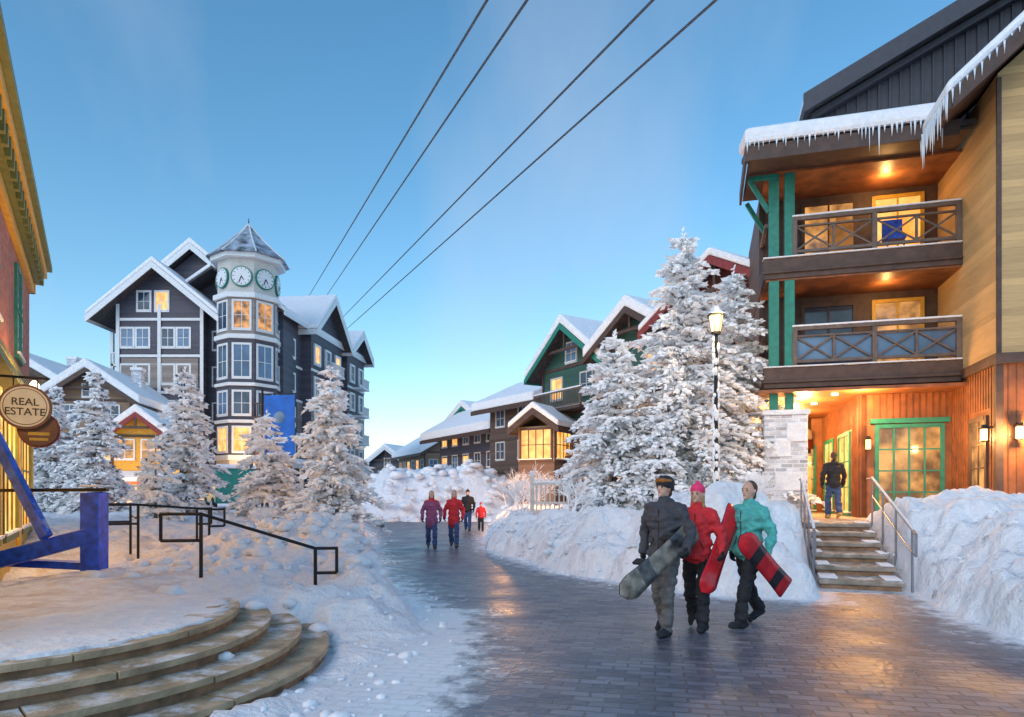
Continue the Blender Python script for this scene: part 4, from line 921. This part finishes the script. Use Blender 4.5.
def person(name,x,y,z,head,h,jac,pan,boot,glove,hat=None,hair=None,hatkind='beanie',stride=.22,armL=None,armR=None,female=False,goggles=None,voxel=.014,longcoat=False,headyaw=0,lean=0,shoe=False,bulk=1.12,trim=None):
    k=h/1.75; e=empty(name,(x,y,z),math.atan2(head[1],head[0])-math.pi/2); e.scale=(k,k,k)
    J,P_,Bo,T_=0,1,2,7
    mats=[jac,pan,boot,SK,hat or jac,hair or EYE,goggles or EYE,trim or jac]
    sw=.165 if female else .185; pr=[]
    A=lambda *a:pr.append(a)
    ly=lean
    A('e',(0,ly*.6,1.27),((sw+.01)*bulk,.135*bulk,.20),J); A('e',(0,ly*.3,1.08),(.158*bulk,.13*bulk,.2),J); A('e',(0,0,.91 if not longcoat else .84),(.175*bulk,.145*bulk,.14 if not longcoat else .26),J)
    A('c',(0,0,.80),(0,.0,.84),.13 if longcoat else .10,.15 if longcoat else .11,J if longcoat else P_)
    A('c',(-sw+.03,ly*.8,1.405),(sw-.03,ly*.8,1.405),.076,.076,T_); A('c',(0,ly*.85,1.46),(0,ly*.9,1.50),.08,.072,T_)
    A('c',(-.04,ly*.9-.07,1.46),(.04,ly*.9-.07,1.46),.06,.06,J)
    dl=((-.28,-.06,1.14),(-.27,.06,.90)); dr_=((.28,.02,1.14),(.28,.14,.92))
    aL=armL or dl; aR=armR or dr_
    for sgn,ar in((-1,aL),(1,aR)):
        s0=(sgn*sw,ly*.8,1.39); A('c',s0,ar[0],.068*bulk,.057*bulk,J); A('c',ar[0],ar[1],.058*bulk,.046*bulk,J)
    for sgn,st in((-1,stride),(1,-stride*.9)):
        hip=(sgn*.09,0,.88); bk=.0 if st>0 else .07
        kn=(sgn*.10,st*.55+(.05 if st>0 else .03),.48); an_=(sgn*.10,st-(0 if st>0 else .05),.12+bk)
        A('c',hip,kn,.105 if not female else .095,.078,P_); A('c',kn,an_,.078 if not shoe else .062,.078 if not shoe else .055,P_)
        hz=.05+bk*.9; A('c',(an_[0],an_[1]-.05,hz+.01),(an_[0],an_[1]+.15,.048),.05,.045,Bo); A('c',(an_[0],an_[1]-.02,hz+.02),(an_[0],an_[1]-.01,.13+bk),.06,.055,Bo)
        A('c',(an_[0],an_[1]-.05,hz-.01),(an_[0],an_[1]+.16,.04),.04,.036,Bo)
    blob('body',pr,mats,voxel,e,fold=.024)
    hy=ly; he=empty('head',(0,hy,1.5),headyaw,e); hv=.009 if voxel<.02 else .015
    hp=[('c',(0,-.01,-.03),(0,.005,.07),.052,.05,3),('e',(0,0,.15),(.074,.092,.105),3),('e',(0,.028,.085),(.05,.062,.06),3),('c',(0,.088,.135),(0,.103,.112),.011,.014,3),
        ('c',(-.076,-.005,.12),(-.078,-.01,.14),.013,.015,3),('c',(.076,-.005,.12),(.078,-.01,.14),.013,.015,3),('c',(-.02,.083,.082),(.02,.083,.082),.010,.010,3),('c',(0,.08,.05),(0,.075,.045),.022,.02,3)]
    if hair is not None:
        hp+=[('e',(0,-.036,.172),(.082,.088,.098),5),('c',(0,-.07,.12),(0,-.075,.07 if not female else -.06),.05,.045 if not female else .04,5)]
        if female: hp+=[('c',(-.06,-.02,.12),(-.075,-.0,-.04),.026,.02,5),('c',(.06,-.02,.12),(.075,-.0,-.04),.026,.02,5)]
    if hat is not None:
        if hatkind=='helmet': hp+=[('e',(0,-.02,.185),(.102,.118,.092),4),('c',(-.088,-.02,.12),(-.088,-.02,.15),.024,.03,4),('c',(.088,-.02,.12),(.088,-.02,.15),.024,.03,4),('c',(0,-.08,.12),(0,-.07,.15),.05,.05,4)]
        else: hp+=[('e',(0,-.012,.19),(.088,.102,.082),4),('e',(0,-.018,.172),(.09,.106,.028),4),('c',(0,-.02,.275),(0,-.02,.28),.026,.026,4)]
    if goggles is not None: hp+=[('c',(-.045,.07,.215),(.045,.07,.215),.026,.026,6),('c',(-.085,.01,.21),(-.05,.065,.215),.018,.02,6),('c',(.085,.01,.21),(.05,.065,.215),.018,.02,6)]
    blob('head_shape',hp,mats,hv,he,0,2)
    if voxel<.02:
        f=Part('eyes',EYE,he,smooth=True); f.ball((-.03,.083,.143),.012,.008,.008); f.ball((.03,.083,.143),.012,.008,.008); f.finish()
        f=Part('brows',hair or EYE,he); f.beam((-.045,.087,.163),(-.017,.093,.166),.008,.007); f.beam((.045,.087,.163),(.017,.093,.166),.008,.007); f.finish()
        f=Part('mouth',LIP,he,smooth=True); f.ball((0,.092,.082),.022,.006,.006); f.finish()
        dt=Part('zip_and_pockets',EYE,e); dt.cyl((0,ly*.6+.150,1.40),(0,ly*.3+.148,1.1),.006,n=6); dt.cyl((0,ly*.3+.148,1.1),(0,.163,.88),.006,n=6)
        dt.cyl((-.06,.152,1.08),(-.10,.142,.98),.006,n=6); dt.cyl((.06,.152,1.08),(.10,.142,.98),.006,n=6); dt.finish()
    for nm_,sgn,ar in(('left_hand',-1,aL),('right_hand',1,aR)):
        d=Vector(ar[1])-Vector(ar[0]); nrm=(-sgn,.15,0) if len(ar)<3 else ar[2]
        hand(nm_,ar[1],d,nrm,glove,e,.55 if len(ar)<3 else .75,side=sgn)
    return e
def snowboard(parent,name,c,ldir,ndir,L=1.5,Wd=.27,top='black',base='black'):
    e=empty(name); e.parent=parent
    l=Vector(ldir).normalized(); nn=Vector(ndir); nn=(nn-l*nn.dot(l)).normalized(); xx=l.cross(nn)
    mw=Matrix(((xx.x,l.x,nn.x,c[0]),(xx.y,l.y,nn.y,c[1]),(xx.z,l.z,nn.z,c[2]),(0,0,0,1)))
    pm=Matrix.LocRotScale(parent.location,parent.rotation_euler,parent.scale)
    e.matrix_basis=pm.inverted()@mw
    n=36; rows=[]
    for i in range(n+1):
        t=-1+2*i/n; yy=t*L/2; a=abs(t)
        wv=Wd/2*(.86+.14*min(1,(a/.78))**2) if a<.78 else Wd/2*math.sqrt(max(0,1-((a-.78)/.22)**2))
        zc=.0 if a<.8 else .06*((a-.8)/.2)**1.5
        rows.append((yy,max(wv,.004),zc))
    vs=[];fs=[];mi=[]
    for (yy,wv,zc) in rows:
        for u in (-1,-.5,0,.5,1): vs.append((u*wv,yy,zc+.007))
        for u in (-1,-.5,0,.5,1): vs.append((u*wv,yy,zc-.007))
    for i in range(n):
        a=i*10;b=a+10
        for k in range(4): fs.append((a+k,a+k+1,b+k+1,b+k)); mi.append(1 if (7<i<13 or 22<i<28 or i in(17,18)) else 0)
        for k in range(4): fs.append((b+5+k,b+6+k,a+6+k,a+5+k)); mi.append(0 if (7<i<13 or 22<i<28) else 1)
        fs.append((a,b,b+5,a+5)); mi.append(2); fs.append((a+4,a+9,b+9,b+4)); mi.append(2)
    mkobj('board',vs,fs,[top,base,M['rubber']],e,True,mi)
    bd=Part('bindings',M['rubber'],e,bevel=.006)
    for yy in(-.25,.25):
        bd.box(-.11,.11,yy-.05,yy+.05,.012,.03); bd.prism([(-.12,.02),(-.09,.02),(-.11,.15),(-.14,.15)],yy-.045,yy+.045)
        for xx_ in (-.02,.07): bd.beam((xx_,yy-.055,.03),(xx_,yy-.04,.09),.03,.01); bd.beam((xx_,yy+.055,.03),(xx_,yy+.04,.09),.03,.01); bd.beam((xx_,yy-.045,.09),(xx_,yy+.045,.09),.03,.012)
    bd.finish(); return e
c_grey=cl('charcoal_jacket_mat',(.05,.055,.07)); c_gpan=cl('grey_pants_mat',(.12,.12,.125)); c_bl=cl('black_cloth_mat',(.016,.018,.025)); c_red=cl('red_jacket_mat',(.60,.025,.035)); c_pink=cl('pink_hat_mat',(.80,.04,.16))
c_teal=cl('teal_jacket_mat',(.08,.42,.40)); c_hair=cl('brown_hair_mat',(.09,.05,.03)); c_jean=cl('blue_jeans_mat',(.04,.08,.20)); c_pur=cl('mauve_coat_mat',(.30,.08,.18)); c_brown=cl('brown_boot_mat',(.10,.06,.04)); c_blond=cl('blond_hair_mat',(.35,.22,.10))
c_ylw=cl('tan_boot_mat',(.5,.33,.12)); b_red=simple('red_board_mat',(.66,.015,.025),.25,var=.3,scale=5,bump=0); b_gry=simple('grey_board_mat',(.07,.07,.08),.3,var=.9,scale=9,bump=0); b_wht=simple('cream_board_mat',(.20,.18,.155),.3,var=.8,scale=7,bump=0); b_blk=simple('black_board_mat',(.02,.02,.025),.25,bump=0)
gog=simple('goggle_mat',(.35,.12,.02),.1,bump=0)
p1=person('snowboarder',1.74,7.8,0,(-.62,-.78),1.78,c_grey,c_gpan,c_bl,c_bl,hat=c_bl,hair=c_hair,hatkind='helmet',stride=.15,armL=((-.30,-.03,1.13),(-.36,.20,.96),(1,.2,.4)),armR=((.28,-.08,1.14),(.27,-.02,.9)),goggles=gog,headyaw=R(-10))
snowboard(p1,'carried_snowboard',(1.64,7.40,.90),(-.52,-.40,-.36),(-.45,.9,-.1),1.42,.27,b_gry,b_wht)
p2=person('snowboarder',2.20,8.1,0,(-.45,-.9),1.70,c_red,c_bl,c_bl,c_bl,hat=c_pink,hair=c_blond,female=True,stride=.2,armL=((-.28,-.02,1.12),(-.32,.16,.94),(1,.2,.4)),headyaw=R(-10))
snowboard(p2,'carried_snowboard',(2.47,8.04,.98),(.34,.42,.55),(-.3,.9,.1),1.35,.27,b_red,b_red)
p3=person('snowboarder',2.88,8.3,0,(-.85,-.52),1.74,c_teal,c_bl,c_bl,c_bl,hair=c_hair,stride=.27,armL=((-.29,-.06,1.13),(-.33,.08,.90),(1,.2,.4)),armR=((.28,-.1,1.14),(.27,-.03,.88)),headyaw=R(5))
snowboard(p3,'carried_snowboard',(2.99,7.98,.74),(-.42,-.42,.36),(-.4,.9,.2),1.4,.27,b_blk,b_red)
person('walking_woman',-2.38,20.2,0,(.1,-1),1.70,c_pur,c_jean,c_brown,c_bl,hair=c_hair,female=True,stride=.15,voxel=.02,longcoat=True,trim=c_red)
person('walking_man',-1.75,20.6,0,(-.05,-1),1.72,c_red,c_jean,c_brown,c_bl,hair=c_blond,female=True,stride=.17,voxel=.02,longcoat=True)
person('distant_pedestrian',-1.95,30,0,(-.1,-1),1.80,c_bl,c_jean,c_bl,c_bl,hat=c_bl,hair=c_hair,stride=.12,voxel=.025)
person('child',-1.35,29.6,0,(.1,-1),1.25,c_red,c_bl,c_bl,c_bl,hat=c_red,hair=c_hair,stride=.1,voxel=.025)
person('man_at_entrance',8.5,18.05,.958,(.15,1),1.76,c_bl,c_jean,c_ylw,c_bl,hair=c_hair,stride=.12,voxel=.016)
print('done build')
